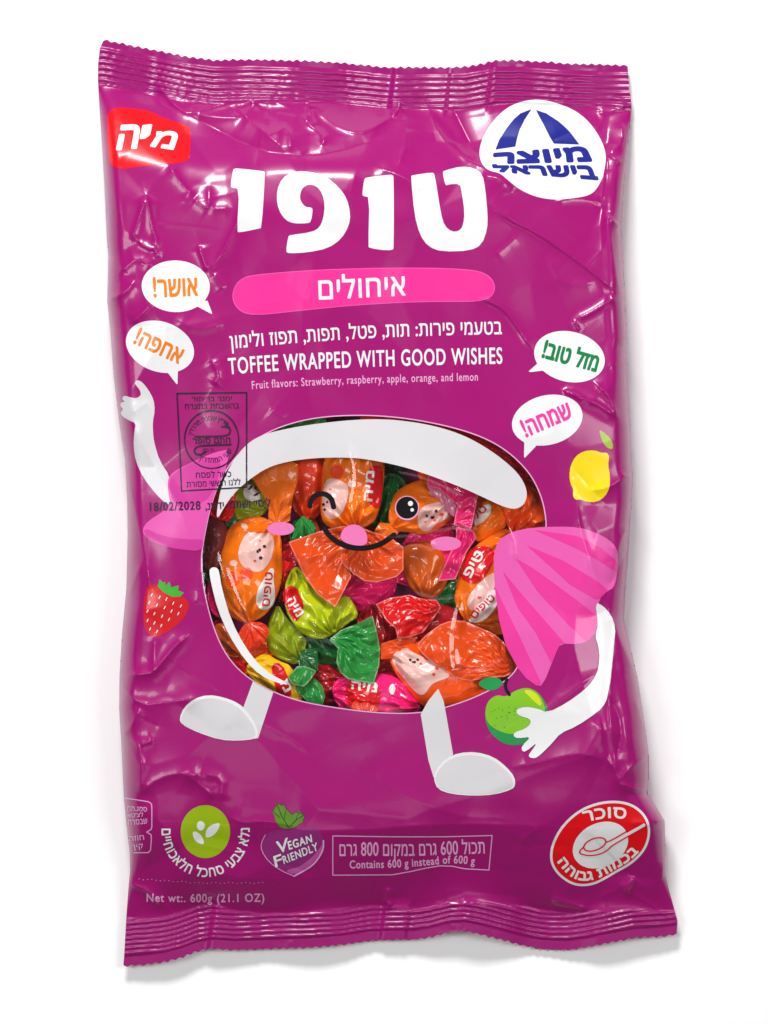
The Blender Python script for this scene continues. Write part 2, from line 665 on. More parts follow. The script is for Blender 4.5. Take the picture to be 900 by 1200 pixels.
# single creases read off the bag: (points, height, half width on the two sides)
def crease(pts, a, w, w2=None):
    p = np.array(pts, float)
    p = chaikin(p, 1, False)
    w2 = w2 or w
    B = 5 * max(w, w2)
    a0, a1 = max(0, int((p[:, 0].min() - B) / G) - i0), min(len(xs), int((p[:, 0].max() + B) / G) - i0 + 1)
    b0, b1 = max(0, int((p[:, 1].min() - B) / G) - j0), min(len(ys), int((p[:, 1].max() + B) / G) - j0 + 1)
    if a0 >= a1 or b0 >= b1:
        return
    x, y = X[b0:b1, a0:a1], Y[b0:b1, a0:a1]
    best = np.full(x.shape, 1e9)
    sd = np.zeros(x.shape)
    tt = np.zeros(x.shape)
    seg = np.hypot(*(p[1:] - p[:-1]).T)
    cum = np.concatenate([[0], np.cumsum(seg)])
    for k in range(len(p) - 1):
        ax, ay = p[k]
        ux, uy = p[k + 1] - p[k]
        L = seg[k] ** 2 + 1e-9
        t = np.clip(((x - ax) * ux + (y - ay) * uy) / L, 0, 1)
        ex, ey = x - ax - t * ux, y - ay - t * uy
        d = np.hypot(ex, ey)
        mk = d < best
        best[mk] = d[mk]
        sd[mk] = (ux * ey - uy * ex)[mk]
        tt[mk] = ((cum[k] + t * seg[k]) / cum[-1])[mk]
    ww = np.where(sd > 0, w, w2)
    tap = np.clip(np.minimum(tt, 1 - tt) * 5 + 0.25, 0, 1)
    H[b0:b1, a0:a1] += a * np.exp(-best / ww) * tap


CREASES = [
    ([(186, 103), (206, 125), (222, 134), (262, 121), (284, 118), (320, 119), (340, 126)], 7, 6, 16),
    ([(224, 134), (255, 138), (284, 137)], 5, 7, 12), ([(284, 137), (300, 119)], 5, 8, 8), ([(284, 137), (311, 155), (330, 172)], 4, 12, 8),
    ([(318, 158), (338, 147), (341, 178)], 4, 8, 8), ([(224, 136), (300, 176), (360, 184), (420, 172), (460, 150)], -7, 20, 16),
    ([(358, 143), (375, 155), (380, 163), (377, 171)], 5, 4, 5), ([(363, 125), (358, 143)], 4, 4, 5), ([(363, 125), (368, 148)], 3, 3, 4),
    ([(364, 124), (389, 145), (411, 155), (429, 155), (460, 137)], 5, 5, 14), ([(460, 137), (466, 128), (470, 120)], 4, 3, 4),
    ([(500, 122), (515, 160), (548, 188), (575, 200)], 5, 12, 7), ([(530, 125), (552, 170), (560, 186)], -4, 8, 10),
    ([(440, 195), (470, 205), (500, 225)], 4, 9, 9), ([(470, 130), (478, 165), (465, 195)], 4, 8, 10),
    ([(171, 228), (162, 259), (154, 282)], 5, 5, 8), ([(171, 228), (178, 263), (186, 292)], 5, 8, 5),
    ([(198, 194), (210, 212), (227, 232)], 5, 9, 6), ([(245, 217), (245, 245), (271, 244)], 4, 7, 7), ([(227, 234), (245, 245)], 3, 6, 6),
    ([(160, 281), (172, 290), (184, 292), (183, 305)], 4, 4, 6), ([(302, 178), (296, 215), (269, 283), (246, 318)], 5, 7, 16),
    ([(233, 288), (243, 318)], 5, 5, 7), ([(125, 353), (147, 343), (158, 328)], 5, 6, 9), ([(155, 379), (173, 361), (182, 350)], 4, 6, 6),
    ([(140, 320), (162, 300), (180, 315)], 4, 8, 10), ([(247, 421), (258, 439), (250, 452)], 4, 6, 9), ([(204, 374), (232, 388), (262, 380)], 3, 9, 9),
    ([(571, 238), (596, 257), (633, 275), (680, 308), (725, 344)], 5, 3.5, 16), ([(710, 249), (716, 280), (720, 309), (726, 344)], 6, 12, 4),
    ([(726, 345), (705, 358), (691, 367), (673, 375)], 6, 5, 6), ([(673, 375), (678, 388)], 3, 3, 3),
    ([(707, 238), (711, 209), (711, 180)], 6, 5, 8), ([(711, 180), (731, 167), (729, 143)], 5, 4, 6), ([(711, 180), (728, 190)], 4, 5, 5),
    ([(707, 238), (678, 231), (650, 236)], 4, 6, 9), ([(711, 251), (728, 268)], 5, 6, 6), ([(700, 132), (722, 130), (736, 122)], 4, 5, 7),
    ([(560, 348), (575, 354), (591, 362), (607, 384), (626, 412)], 5, 4, 11), ([(565, 205), (590, 210), (600, 225)], 4, 8, 6),
    ([(695, 447), (713, 462), (724, 489)], 5, 4, 6), ([(724, 489), (713, 482), (698, 472), (671, 462), (660, 458)], 4, 4, 5), ([(660, 458), (672, 460), (682, 470)], 3, 3, 3),
    ([(675, 585), (679, 618), (691, 656), (704, 693), (714, 714)], 6, 22, 5), ([(714, 714), (722, 738), (731, 760), (745, 790)], 7, 10, 10),
    ([(740, 560), (728, 556)], 4, 4, 4), ([(736, 617), (727, 632), (723, 648)], 4, 4, 6), ([(712, 690), (738, 640)], -5, 9, 9),
    ([(720, 742), (717, 775), (713, 815), (716, 860), (721, 896), (724, 918)], 7, 6, 14), ([(724, 918), (742, 925), (760, 930)], 5, 5, 8),
    ([(758, 886), (738, 900), (722, 918)], 4, 6, 8), ([(702, 838), (706, 880), (722, 905)], 5, 8, 4), ([(600, 900), (653, 887), (687, 882), (709, 893)], 5, 14, 22),
    ([(745, 820), (752, 845), (757, 860)], 4, 5, 5), ([(713, 815), (730, 850), (722, 890)], -5, 10, 8),
    ([(222, 742), (204, 758), (190, 775), (180, 788), (165, 790), (146, 793)], 7, 8, 9), ([(182, 746), (180, 788)], 3, 6, 6),
    ([(140, 800), (164, 827), (200, 822), (240, 818)], 6, 12, 10), ([(153, 864), (164, 873), (166, 900), (164, 930)], 6, 8, 5), ([(164, 873), (179, 867)], 4, 5, 5),
    ([(141, 865), (155, 850), (164, 830)], 4, 7, 7), ([(164, 930), (185, 912), (215, 905), (240, 912)], 5, 9, 12), ([(215, 905), (235, 920), (252, 935)], 4, 8, 8),
    ([(235, 905), (262, 912), (258, 938)], 4, 9, 9), ([(268, 958), (285, 965), (310, 962), (350, 968)], 4, 7, 12),
    ([(290, 968), (400, 975), (520, 965), (640, 968)], 4, 40, 12), ([(455, 1040), (453, 1058), (460, 1062)], 5, 4, 5),
    ([(733, 1045), (744, 1028)], 5, 5, 6), ([(778, 1010), (776, 1030)], 4, 4, 5), ([(645, 1052), (668, 1060), (690, 1066)], 4, 4, 6),
    ([(768, 964), (779, 962)], 4, 3, 4), ([(150, 1035), (175, 1045), (190, 1062)], 4, 5, 7), ([(420, 900), (520, 955), (600, 960)], 3, 30, 30),
    ([(690, 575), (712, 572), (735, 558)], 4, 8, 8), ([(150, 560), (168, 640), (176, 690)], 4, 8, 8), ([(150, 700), (165, 660)], 3, 6, 6),
    ([(440, 622), (480, 628), (520, 612), (560, 618)], 2.5, 4, 9), ([(462, 640), (485, 632), (512, 640)], 2, 3, 6), ([(395, 752), (372, 742), (350, 748)], 2, 4, 7),
    ([(455, 548), (500, 558), (545, 580)], 2, 4, 8), ([(290, 580), (330, 600), (350, 640)], 2, 5, 9), ([(540, 700), (530, 750), (536, 800)], 3, 4, 10), ([(470, 800), (520, 790), (590, 770)], 2.5, 4, 8),
    ([(256, 640), (270, 690), (300, 740)], 2, 5, 8), ([(400, 690), (430, 720), (440, 770)], 2, 4, 9), ([(580, 600), (600, 625), (604, 660)], 2, 4, 6), ([(330, 700), (360, 720), (380, 760)], 2, 4, 8),
    ([(410, 520), (420, 560), (410, 600)], 2, 4, 7), ([(480, 690), (520, 700), (560, 690)], 2, 4, 8),
    ([(250, 320), (262, 340)], 3, 5, 5), ([(640, 300), (660, 335), (700, 330)], 2.5, 10, 10), ([(318, 478), (334, 492)], 2, 8, 8),
]
for pts_, a_, w_, *rest in CREASES:
    q_ = rest[0] if rest else w_
    crease(pts_, math.copysign(min(abs(a_) * 0.9, 0.72 * min(w_, q_) + 0.8), a_), w_, q_)
# small stray crinkles near the seals and sides
for k in range(46):
    for _ in range(50):
        cx, cy = rng.uniform(125, 785), rng.uniform(95, 1080)
        ii, jj = int(cx / G) - i0, int(cy / G) - j0
        if rng.uniform() < margin[jj, ii] * 0.8 * calm[jj, ii] and inner[jj, ii] > 0.05:
            break
    L, th = rng.uniform(8, 40), rng.uniform(0, math.pi)
    b = rng.normal(0, L * 0.08)
    dx, dy = math.cos(th) * L, math.sin(th) * L
    w = rng.uniform(1.6, 5)
    crease([(cx - dx, cy - dy), (cx - dy * b / L, cy + dx * b / L), (cx + dx, cy + dy)], rng.uniform(0.15, 0.35) * w * rng.choice([1, 1, -1]), w, w * rng.uniform(0.6, 2.2))

# pressed ribs and pleats of the two end seals
oT = Y - yt
oB = yb - Y
rib = lambda o, p: np.abs(np.sin(np.pi * o / p)) ** 0.85
mT = np.clip((oT - 8) / 2, 0, 1) * np.clip((SEAL_T + 1 - oT) / 3, 0, 1)
mB = np.clip((oB - 11) / 2, 0, 1) * np.clip((SEAL_B + 1 - oB) / 3, 0, 1)
wob = 1.2 * smooth_noise(xs, ys, 60, 21) + 0.4 * smooth_noise(xs, ys, 9, 22)
H += mT * 2.9 * rib(oT - 8 + wob, 6.9) * (0.8 + 0.25 * smooth_noise(xs, ys, 30, 23))
H += mB * 2.8 * rib(oB - 11 + wob + 0.08 * (SEAL_B - 40) * np.clip(oB / 40, 0, 1), 6.0) * (0.8 + 0.25 * smooth_noise(xs, ys, 30, 24))
zT = np.clip((SEAL_T + 12 - oT) / 12, 0, 1)
zB = np.clip((SEAL_B + 12 - oB) / 12, 0, 1)
for x0, a, w in ((462, 4, 2.5), (528, -2.5, 2), (577, 4.5, 3), (190, 5, 9), (228, -4, 8), (300, 3, 18), (700, 2, 12)):
    H += zT * 0.5 * a * np.tanh((X - x0 + 0.12 * oT) / w) * np.exp(-((X - x0) / 30) ** 2)
for x0, a, w in ((244, 6, 4), (300, -3, 12), (445, 4, 2.5), (475, -3.5, 2.5), (540, 5, 14), (610, -4, 16), (690, 3, 8)):
    H += zB * 0.5 * a * np.tanh((X - x0 - 0.15 * oB) / w) * np.exp(-((X - x0) / 32) ** 2)
sealmask = np.clip(np.maximum(zT, zB), 0, 1)
H += sealmask * 0.35 * smooth_noise(xs, ys, 5, 31) * np.clip(smooth_noise(xs, ys, 40, 32) * 2, 0, 1)
H = np.maximum(H, 5)

SF = Surf(H, i0, j0)
F_out = Region().fill(outline).field(xs, ys)
F_win = win.field(xs, ys)
F_top = oT - SEAL_T
F_bot = oB - SEAL_B

bag = thing("candy_bag", "purple plastic pillow bag of wrapped toffees lying on white table", "candy bag")


def film(name, f, material):
    P, T = clip_grid(f, xs, ys)
    V = to_world(P[:, 0], P[:, 1], SF.z(P[:, 0], P[:, 1]))
    return mesh_obj(name, V, T[:, ::-1], material, bag, SF.nrm(P[:, 0], P[:, 1]))


film("front_film", np.maximum.reduce([F_out, -F_win, -F_top, -F_bot]), PURPLE)
film("top_seal", np.maximum(F_out, F_top), SEAL)
film("bottom_seal", np.maximum(F_out, F_bot), SEAL)
film("window_film", np.maximum(F_out, F_win), CLEAR)
# back of the bag, lying on the table
k = 4
xb_, yb_ = xs[::k], ys[::k]
Bk = edge - 0.8 - (edge - 2.0) * side(dL, 60) * side(dR, 60) * ramp(dT, 70) * ramp(dB, 70)
P, T = clip_grid(F_out, xs, ys)
SB = Surf(np.maximum(Bk, 1.0), i0, j0)
mesh_obj("back_film", to_world(P[:, 0], P[:, 1], np.minimum(SB.z(P[:, 0], P[:, 1]), SF.z(P[:, 0], P[:, 1]) - 0.6)), T, PURPLE, bag)


def pr(name, r, material, parent=bag, layer=1, res=0.75):
    return SF.decal(name, r, material, parent, lift=0.22 * layer, res=res)


def txt(r, s, path, h, bold=0.0, **kw):
    return r.segs(text_path(s, path, h, **kw), bold)


def tq(r, s, tl, tr_, br, bl, bold=0.0, slant=0.0):
    return r.segs(text_quad(s, tl, tr_, br, bl, slant), bold)


# ------------------------------------------------------------------ printing: upper half
o = pr("red_logo_patch", R_().fill([(125.5, 141), (127, 131), (136.7, 125.5), (157.8, 126.7), (175.5, 130), (193, 139), (220, 146.7), (223.5, 153),
                                    (223, 183), (219, 189), (205, 192), (189, 193), (162, 195.5), (144.5, 198.5), (131, 195), (127, 186)], 1), RED, res=1.5)
r = R_()
tq(r, heb("ה"), (140.5, 148), (163, 147), (161, 173), (137.5, 175), 1.5, 0.10)
tq(r, heb("י"), (168, 148), (177, 147), (174, 161), (165, 162), 1.3)
tq(r, heb("מ"), (181, 155), (208, 155), (205, 175), (177, 171), 1.3, 0.12)
pr("lettering", r, WHITE, o, 2, 0.375)

o = pr("white_badge", R_().fill([(561, 178), (566, 160), (580, 138), (600, 122), (624, 116), (648, 119), (672, 128), (690, 142), (704, 162), (711, 182),
                                 (708, 202), (702, 218), (692, 229), (672, 232.5), (650, 234.5), (628, 231), (608, 222), (594, 210), (586, 203), (572, 200), (564, 192)], 2), WHITE, res=1.5)
r = R_().fill([(623, 128), (610, 133), (602, 140), (594, 150), (585, 164), (580.6, 175.6), (604, 172), (606, 162), (609, 152), (615, 140)], 0)
r.fill([(628, 129), (632, 137), (637, 146), (644, 160), (649, 168.5), (679, 169.6), (668, 155), (661, 148), (654, 142), (640, 133)])
tq(r, heb("מיוצר"), (580, 181), (685, 173), (692, 188), (578, 191), 2.0)
tq(r, heb("בישראל"), (578, 194), (693, 191), (700, 210), (580, 200), 1.5)
pr("emblem", r, BLUE, o, 2, 0.5)

r = R_()
for p in ([(274, 198), (277.8, 197.3), (309, 200.5), (310.7, 202), (306.7, 267), (303, 268), (280, 272.7), (277.8, 270.7), (280.5, 221), (272, 220.5), (270, 218), (273, 200)],
          [(349, 200.5), (335.5, 204.5), (326.7, 215.5), (323.8, 231), (326.7, 246.7), (334.5, 257.8), (344.5, 262), (360, 261.8), (364.5, 260), (366.7, 245.5),
           (364.5, 243), (357.8, 242.7), (352, 235.5), (351.5, 227.8), (354.5, 220), (362, 216), (371, 218), (377.8, 226.7), (380.7, 240), (379, 255.5), (374.5, 266.7),
           (365.5, 272), (340, 275.5), (337.8, 277), (335, 294.5), (337.8, 297), (360, 296), (384.5, 291), (400, 280), (409, 264.5), (410.7, 251), (406.7, 233),
           (397.8, 220), (382, 206.7), (364.5, 201.5)],
          [(426.7, 210), (429, 208), (455.5, 204.7), (460, 205), (461.5, 208), (461.5, 290), (460, 293.3), (446.7, 293), (433, 290.5), (431.5, 288.5), (433, 231), (425.5, 230), (424.5, 227)],
          [(481.5, 206.7), (483, 205.5), (506.7, 202), (509.5, 204.5), (516.7, 251), (521, 264.5), (529, 271.5), (537.8, 271), (542.7, 264.5), (544.5, 249), (541, 224.5),
           (539, 215.5), (525.5, 216), (522, 218), (518.5, 202), (521, 200), (540, 195), (555.5, 196.7), (565.5, 204.5), (568.5, 220), (571.5, 251), (571, 269), (564.5, 286.7),
           (551, 293.8), (517.8, 295), (502, 289), (492, 275.5), (485.5, 251)]):
    r.fill(p, 1)
pr("title_lettering", r, WHITE)

BAR = chaikin([(300, 322), (340, 318.5), (380, 316), (450, 314), (500, 314), (545, 315.5), (566, 319), (577, 327), (580.5, 338), (576, 348), (562, 353),
               (530, 353.5), (490, 353.5), (420, 357), (350, 364), (305, 369), (286, 367.5), (275, 358), (272, 345), (277, 332), (286, 325)], 2)
pr("pink_outline", R_().stroke(BAR, 0.9, closed=True), PINKLIGHT, layer=1)
o = pr("subtitle_bar", R_().fill(BAR, grow=-0.4), HOTPINK, res=1.5, layer=1)
pr("lettering", tq(R_(), heb("איחולים"), (373, 323), (474, 318), (475, 346), (374, 351), 0.45), WHITE, o, 2)

r = R_()
txt(r, heb("בטעמי פירות: תות, פטל, תפות, תפוז ולימון"), [(270, 408.5), (310, 405), (350, 401.5), (430, 396), (510, 393), (588, 391.5)], 14.5, 0.25)
txt(r, "TOFFEE WRAPPED WITH GOOD WISHES", [(268.5, 438.5), (300, 436), (340, 433.5), (430, 429.5), (510, 427.5), (588.5, 426)], 18.5, 0.35)
pr("flavour_lettering", r, WHITE, res=0.5)
r = R_()
txt(r, "Fruit flavors: Strawberry, raspberry, apple, orange, and lemon", [(295.5, 456), (330, 453.5), (400, 450), (480, 447.5), (560, 446)], 9.3, 0.12)
pr("flavour_lettering", r, PALEPINK, res=0.375)


def bubble(el, tail, s, path, h, colr, bold):
    ob = pr("speech_bubble", R_().fill(ellipse(*el)).fill(tail), WHITE, res=1.5)
    pr("lettering", txt(R_(), heb(s), path, h, bold), colr, ob, 2, res=0.5)


bubble((206, 335.5, 40, 30.3, 2), [(229, 358), (249.3, 368.7), (243, 352)], "אושר!", [(180.5, 348.5), (231.5, 346)], 20, ORANGE, 0.7)
bubble((187.5, 406.3, 41, 29.3, 19), [(196, 436), (208, 451.5), (208.5, 432)], "אחפה!", [(156.5, 402), (209, 426)], 17, ORANGE, 0.7)
bubble((667.3, 418, 42, 29.5, 13), [(632, 424), (618, 436.5), (639, 434)], "מזל טוב!", [(635, 418.5), (698, 435.5)], 17.5, GREENTXT, 0.9)
bubble((641.3, 492.3, 42, 29, -14), [(614.5, 517), (614, 537.5), (629, 522)], "שמחה!", [(617, 512), (671.5, 488.5)], 17.5, PINK, 0.8)

# kosher stamp and date code
r = R_().stroke([(207.5, 461), (289, 460), (289, 571), (213, 575.5)], 1.7, closed=True)
r.stroke(ellipse(248, 515, 31.7, 34, 0), 1.7, closed=True)
r.stroke([(229, 511.7), (263, 511.4), (269, 508.5), (270.5, 504), (267.5, 500.5), (260, 500)], 2.2, 2)
r.stroke([(270.5, 521), (247, 521.8), (232, 522.6), (227, 527.5), (229.5, 532.5), (236, 532.8), (241, 529.5)], 2.2, 2)
r.stroke([(269, 501), (263, 494)], 1.8)
txt(r, heb("ימנר בריתור"), [(225, 470.3), (271.5, 469.7)], 5.2, 0.1)
txt(r, heb("בהשבחת בתצרח"), [(217, 479.5), (280, 478.5)], 6, 0.1)
txt(r, heb("חתם סופר"), [(226, 520), (270, 519)], 6.2, 0.25)
txt(r, heb("בני ברק"), [(238, 529.5), (251, 529)], 3.6, 0.05)
txt(r, heb("בד״ץ שכונת מהדרין"), arc(248, 515, 22.5, 192, 318), 5.2, 0.05)
txt(r, heb("שעי המהדרין"), arc(248, 515, 27.5, 122, 28), 5.4, 0.1)
txt(r, heb("כשר לפסח"), [(230, 560.3), (271, 558.8)], 6.2, 0.15)
txt(r, heb("ללנו חששי מסורת"), [(219, 571.2), (282, 568.2)], 6.2, 0.12)
pr("ink_stamp", r, STAMPINK, layer=4, res=0.375)
r = R_()
txt(r, "18/02/2028", [(176, 598.8), (235, 597.2)], 9.6, 0.3)
txt(r, heb("ל׳סי׳ ושתמו ידסנ,"), [(241, 597.5), (317, 593)], 7.6, 0.25)
pr("date_code", r, STAMPINK, layer=4, res=0.375)

# ------------------------------------------------------------------ printing: cartoon candy around the window
pr("window_rim", R_().stroke(WINDOW, 1.3, closed=True), PALEPINK, layer=1)
o = pr("cartoon_arm", R_().fill([(158, 448), (161, 445), (167, 448), (174, 457), (180, 468), (181.5, 481), (179, 494), (179.2, 506), (180.5, 518), (187, 540), (199, 558), (201, 580), (199, 592), (193, 589),
                                 (182, 578), (168, 560), (159, 540), (156.5, 522), (157.5, 505), (159.5, 496), (151, 492.5), (143, 487.5), (141.5, 483), (145, 479.5),
                                 (141, 476), (142, 471.3), (147, 471), (143, 467.5), (145.5, 463.5), (152, 465.3), (160, 467), (165.5, 463), (164, 457), (159, 451)], 1), GREYWHITE)
o = pr("wrapper_fan", R_().fill([(196.5, 562), (202, 554), (213, 547.5), (235, 537), (252, 530), (270, 526), (262, 560), (244, 605), (237, 646), (209, 644), (184, 638), (171, 630), (166.5, 621),
                                 (173, 611), (189, 601), (200, 592), (197, 575)], 1).cut(win), ink("muted light pink ink", 226, 84, 172), layer=2)
pr("stripe", R_().fill([(197, 562), (213, 548), (240, 536), (262, 536), (250, 580), (225, 596), (203, 592)], 1).cut(win), ink("muted pink ink", 208, 56, 154), o, 3)
pr("stripe", R_().fill([(168, 618), (190, 628), (215, 632), (242, 632), (238, 646), (209, 644), (184, 638), (171, 630)], 1).cut(win), ink("muted pink ink", 208, 56, 154), o, 3)

pr("white_band", R_().fill([(253, 612), (256, 585), (262, 562), (273, 540), (289, 520), (308, 509), (335, 502.5), (367, 497), (407, 492.5), (440, 491), (470, 492.5), (510, 499), (545, 510.5),
                            (574, 527), (595, 543), (609, 557), (617, 572), (617.5, 584), (612, 593), (603, 597), (589, 593.5), (569, 584), (542, 571.5), (505, 557.5), (470, 546), (430, 538), (407, 536),
                            (369, 536.5), (335, 541), (312, 548.5), (292, 562), (275, 577), (264, 592)], 2), GREYWHITE, layer=2, res=1.5)
pr("shine_stroke", R_().fill([(245, 669), (247.5, 665.5), (251, 664.5), (255, 666), (257, 670), (260, 690), (271, 727), (287, 758), (308, 784.5), (342, 803.5), (324, 800), (305, 791.5), (287, 773.5),
                              (268, 744), (255, 714), (247.5, 684)], 1), WHITE, layer=2)
pr("winking_eye", R_().stroke([(363.3, 593), (364, 587), (369, 580.5), (376, 578.3), (383, 579.5), (389, 585), (391, 594)], 6.2, 2), BLACK, layer=3)
pr("smile", R_().stroke([(380.5, 620), (386, 628), (396, 636), (409, 641.3), (423, 643), (437, 641), (449, 636.5), (461.5, 627)], 6.4, 2), BLACK, layer=3)
o = pr("round_eye", R_().fill(ellipse(477, 595.3, 14.2, 14.2)), PALEPINK, layer=2)
p_ = pr("pupil", R_().fill(ellipse(477, 594.8, 12.9, 12.9)), BLACK, o, layer=3)
pr("highlight", R_().fill(ellipse(481, 590, 3, 3)).fill(ellipse(483, 597.5, 2.1, 2.1)), WHITE, o, layer=4)
pr("cheek", R_().fill(ellipse(329, 619.5, 15.8, 7.8)), CHEEK, layer=2)
pr("cheek", R_().fill(ellipse(522.5, 637, 17.8, 8.2)), CHEEK, layer=2)
pr("tongue", R_().fill([(398.5, 632), (400, 623), (406, 616.5), (415, 614), (424, 617), (430, 625), (431, 636), (424, 640), (409, 638)], 2), CHEEK, layer=2)

o = pr("wrapper_fan", R_().fill([(580, 642), (587, 631), (600, 623), (624, 618), (658, 617), (678, 618), (698, 624), (713, 632), (722, 641), (724, 652), (722.5, 678), (719, 689), (711, 693),
                                 (702, 702), (701.5, 715.5), (701, 731), (697, 743), (688, 752), (675.5, 755), (657, 754), (651, 766), (636, 804), (628, 803), (617, 795), (607, 783), (593, 757), (585, 727), (580, 690), (578.5, 660)], 1), PINKLIGHT, layer=2, res=1.5)
for p in ([(626, 621), (676, 628), (704, 642), (723, 658), (723.2, 671), (700, 656), (672, 641)],
          [(617, 639), (660, 657), (700, 681), (712, 692), (702, 702), (697, 702), (668, 685), (645, 664)],
          [(604, 654), (625, 666), (647, 682), (675.5, 703), (701, 723), (700.5, 732), (697, 743), (687, 752), (664, 730), (629, 692)],
          [(589, 669), (607, 691), (640, 729), (662, 754), (657, 754), (651, 766), (646, 777), (627, 740), (607, 713)],
          [(579.5, 686), (590, 708), (610, 748), (634, 800), (632, 804), (628, 803), (617, 795), (607, 783), (593, 757), (585, 727)]):
    pr("stripe", R_().fill(p), PINK, o, 3)
pr("lemon", R_().fill([(667, 557), (668.5, 546), (674, 535), (684, 528.5), (697, 527.5), (705, 531), (711.5, 530), (714, 536), (712.5, 545), (715, 557), (714.5, 571), (709, 582), (699, 588.5), (687, 588),
                       (681, 585), (674.5, 586), (671, 581), (672, 574), (668.5, 567)], 1), YELLOW)
pr("lemon_leaf", R_().fill([(702, 503), (708, 507), (714, 512.5), (718.5, 520), (717.5, 527.5), (709, 523), (704, 513)], 1), LIME)
o = pr("strawberry", R_().fill([(173, 686), (184, 684.5), (193, 692), (209, 697), (221.5, 704), (221, 715.5), (212, 729), (196, 741), (182, 747.5), (172, 742), (167.5, 727), (168, 711), (170, 697)], 1), BERRY)
pr("crown", R_().fill([(187, 678.5), (191, 683), (193.5, 682), (194.5, 687), (198.5, 681.5), (200.5, 688.5), (209.5, 686), (208.5, 692), (215.5, 694.5), (211.5, 699), (202, 699.5), (191, 693.5), (185, 687)]), LEAF, o, 2, 0.5)
r = R_()
for sx, sy in ((178, 697), (187, 700), (195, 702), (203, 707), (212, 710), (175, 706), (184, 709), (193, 712), (201, 716), (209, 719), (173, 716), (181, 719), (190, 722), (198, 726),
               (173, 727), (181, 730), (189, 733), (176, 737), (184, 740)):
    r.stroke([(sx + .7, sy - 1.4), (sx - .7, sy + 1.4)], 1.1)
pr("seeds", r, WHITE, o, 2, 0.5)

# legs
o = pr("cartoon_leg", R_().fill([(297, 797), (322, 806), (302.5, 865), (297, 866), (284, 832)]).cut(win), GREYWHITE, layer=1)
FOOT = chaikin([(210, 842), (215.5, 829), (227, 819), (244, 814), (262, 817), (280, 824), (291, 835.5), (300, 849), (303, 861), (298, 866), (280, 868), (258, 867), (231, 858), (213, 849)], 1)
q = pr("foot", R_().fill(FOOT), WHITE, o, layer=2)
pr("sole", R_().fill(chaikin([(211, 843.5), (217, 831), (229, 822), (244, 817.5), (262, 820.5), (277, 827), (288, 838), (297, 851), (300, 861), (296, 864.5), (280, 866.5), (258, 865.5), (231, 856.5), (214, 849)], 1)), GREYWHITE, o, layer=3)
o = pr("cartoon_leg", R_().fill([(493, 837), (502, 821), (513.5, 807), (520, 822), (522.5, 836), (531, 884), (515, 912), (508, 911), (502, 891)]), GREYWHITE, layer=2)
q = pr("foot", R_().fill(chaikin([(508, 913), (510, 903), (522, 889), (538, 882), (558, 881), (578, 886.5), (593, 898), (603, 910), (604, 920), (600, 925), (580, 931), (555.5, 932.5), (529, 930.5), (513, 925)], 1)), WHITE, o, layer=3)
pr("sole", R_().fill(chaikin([(509.5, 914), (512, 905), (523, 892), (538, 885.5), (558, 884.5), (577, 890), (591, 901), (600, 911), (601.5, 919), (598, 923.5), (580, 929.5), (555.5, 931), (529, 929), (514, 924)], 1)), GREYWHITE, o, layer=4)

# apple and arm
o = pr("apple", R_().fill([(568, 836), (571, 822), (582, 814), (593, 817), (604, 809), (618, 805), (631, 811), (640, 824), (642.5, 836), (638, 852), (624, 867), (611, 873), (593, 873), (578, 863), (570, 850)], 2), APPLEDARK, layer=2)
pr("drawn_lit_side", R_().fill([(568.3, 836), (571, 822), (582, 814), (593, 817), (604, 809), (618, 805.5), (630, 811), (638, 824), (639, 838), (630, 850), (614, 858), (597, 861), (581, 855), (571, 847)], 2), APPLE, o, 3)  # lighter green of the print, drawn as the apple's lit side
pr("highlight", R_().fill([(613, 809.5), (620, 808), (629, 813), (635, 823), (634, 828), (628, 824), (620, 816)], 1), mat("yellow green ink", lin(200, 214, 30), 0.3), o, 4)
pr("leaf", R_().fill([(560, 802), (565, 796), (574, 793), (584, 794), (591, 801), (582, 808), (575, 809.5), (567, 807)], 1), APPLEDARK, o, 3)
pr("stem", R_().stroke([(594, 796.5), (592, 802), (593, 808), (597, 814)], 3.6, 1), BLACK, o, 4)
r = R_()
for k in range(16):
    r.fill(ellipse(rng.uniform(576, 606), rng.uniform(826, 856), 0.8, 0.8, n=8))
pr("speckles", r, APPLEDARK, o, 4, 0.5)
pr("cartoon_arm", R_().fill([(697, 705.5), (707, 710), (715.5, 720), (721, 736), (719.5, 752), (718, 770), (714, 807), (710, 824), (699, 835.5), (676, 851), (657, 859), (647, 871), (634, 884), (627, 889), (620, 887.5),
                             (620, 884), (624, 878.5), (630, 869.5), (616, 881), (611.5, 880), (611.5, 874), (623, 863), (607, 865.3), (601.5, 862.5), (603, 858), (615.5, 854), (622.5, 847.5),
                             (621, 842), (611, 839.3), (605.5, 836), (605.5, 831), (615.5, 828), (629, 830), (642, 835), (664, 824), (687, 807), (699, 791), (702.5, 773), (701, 757), (697, 745), (701, 731)], 1), WHITE, layer=5)

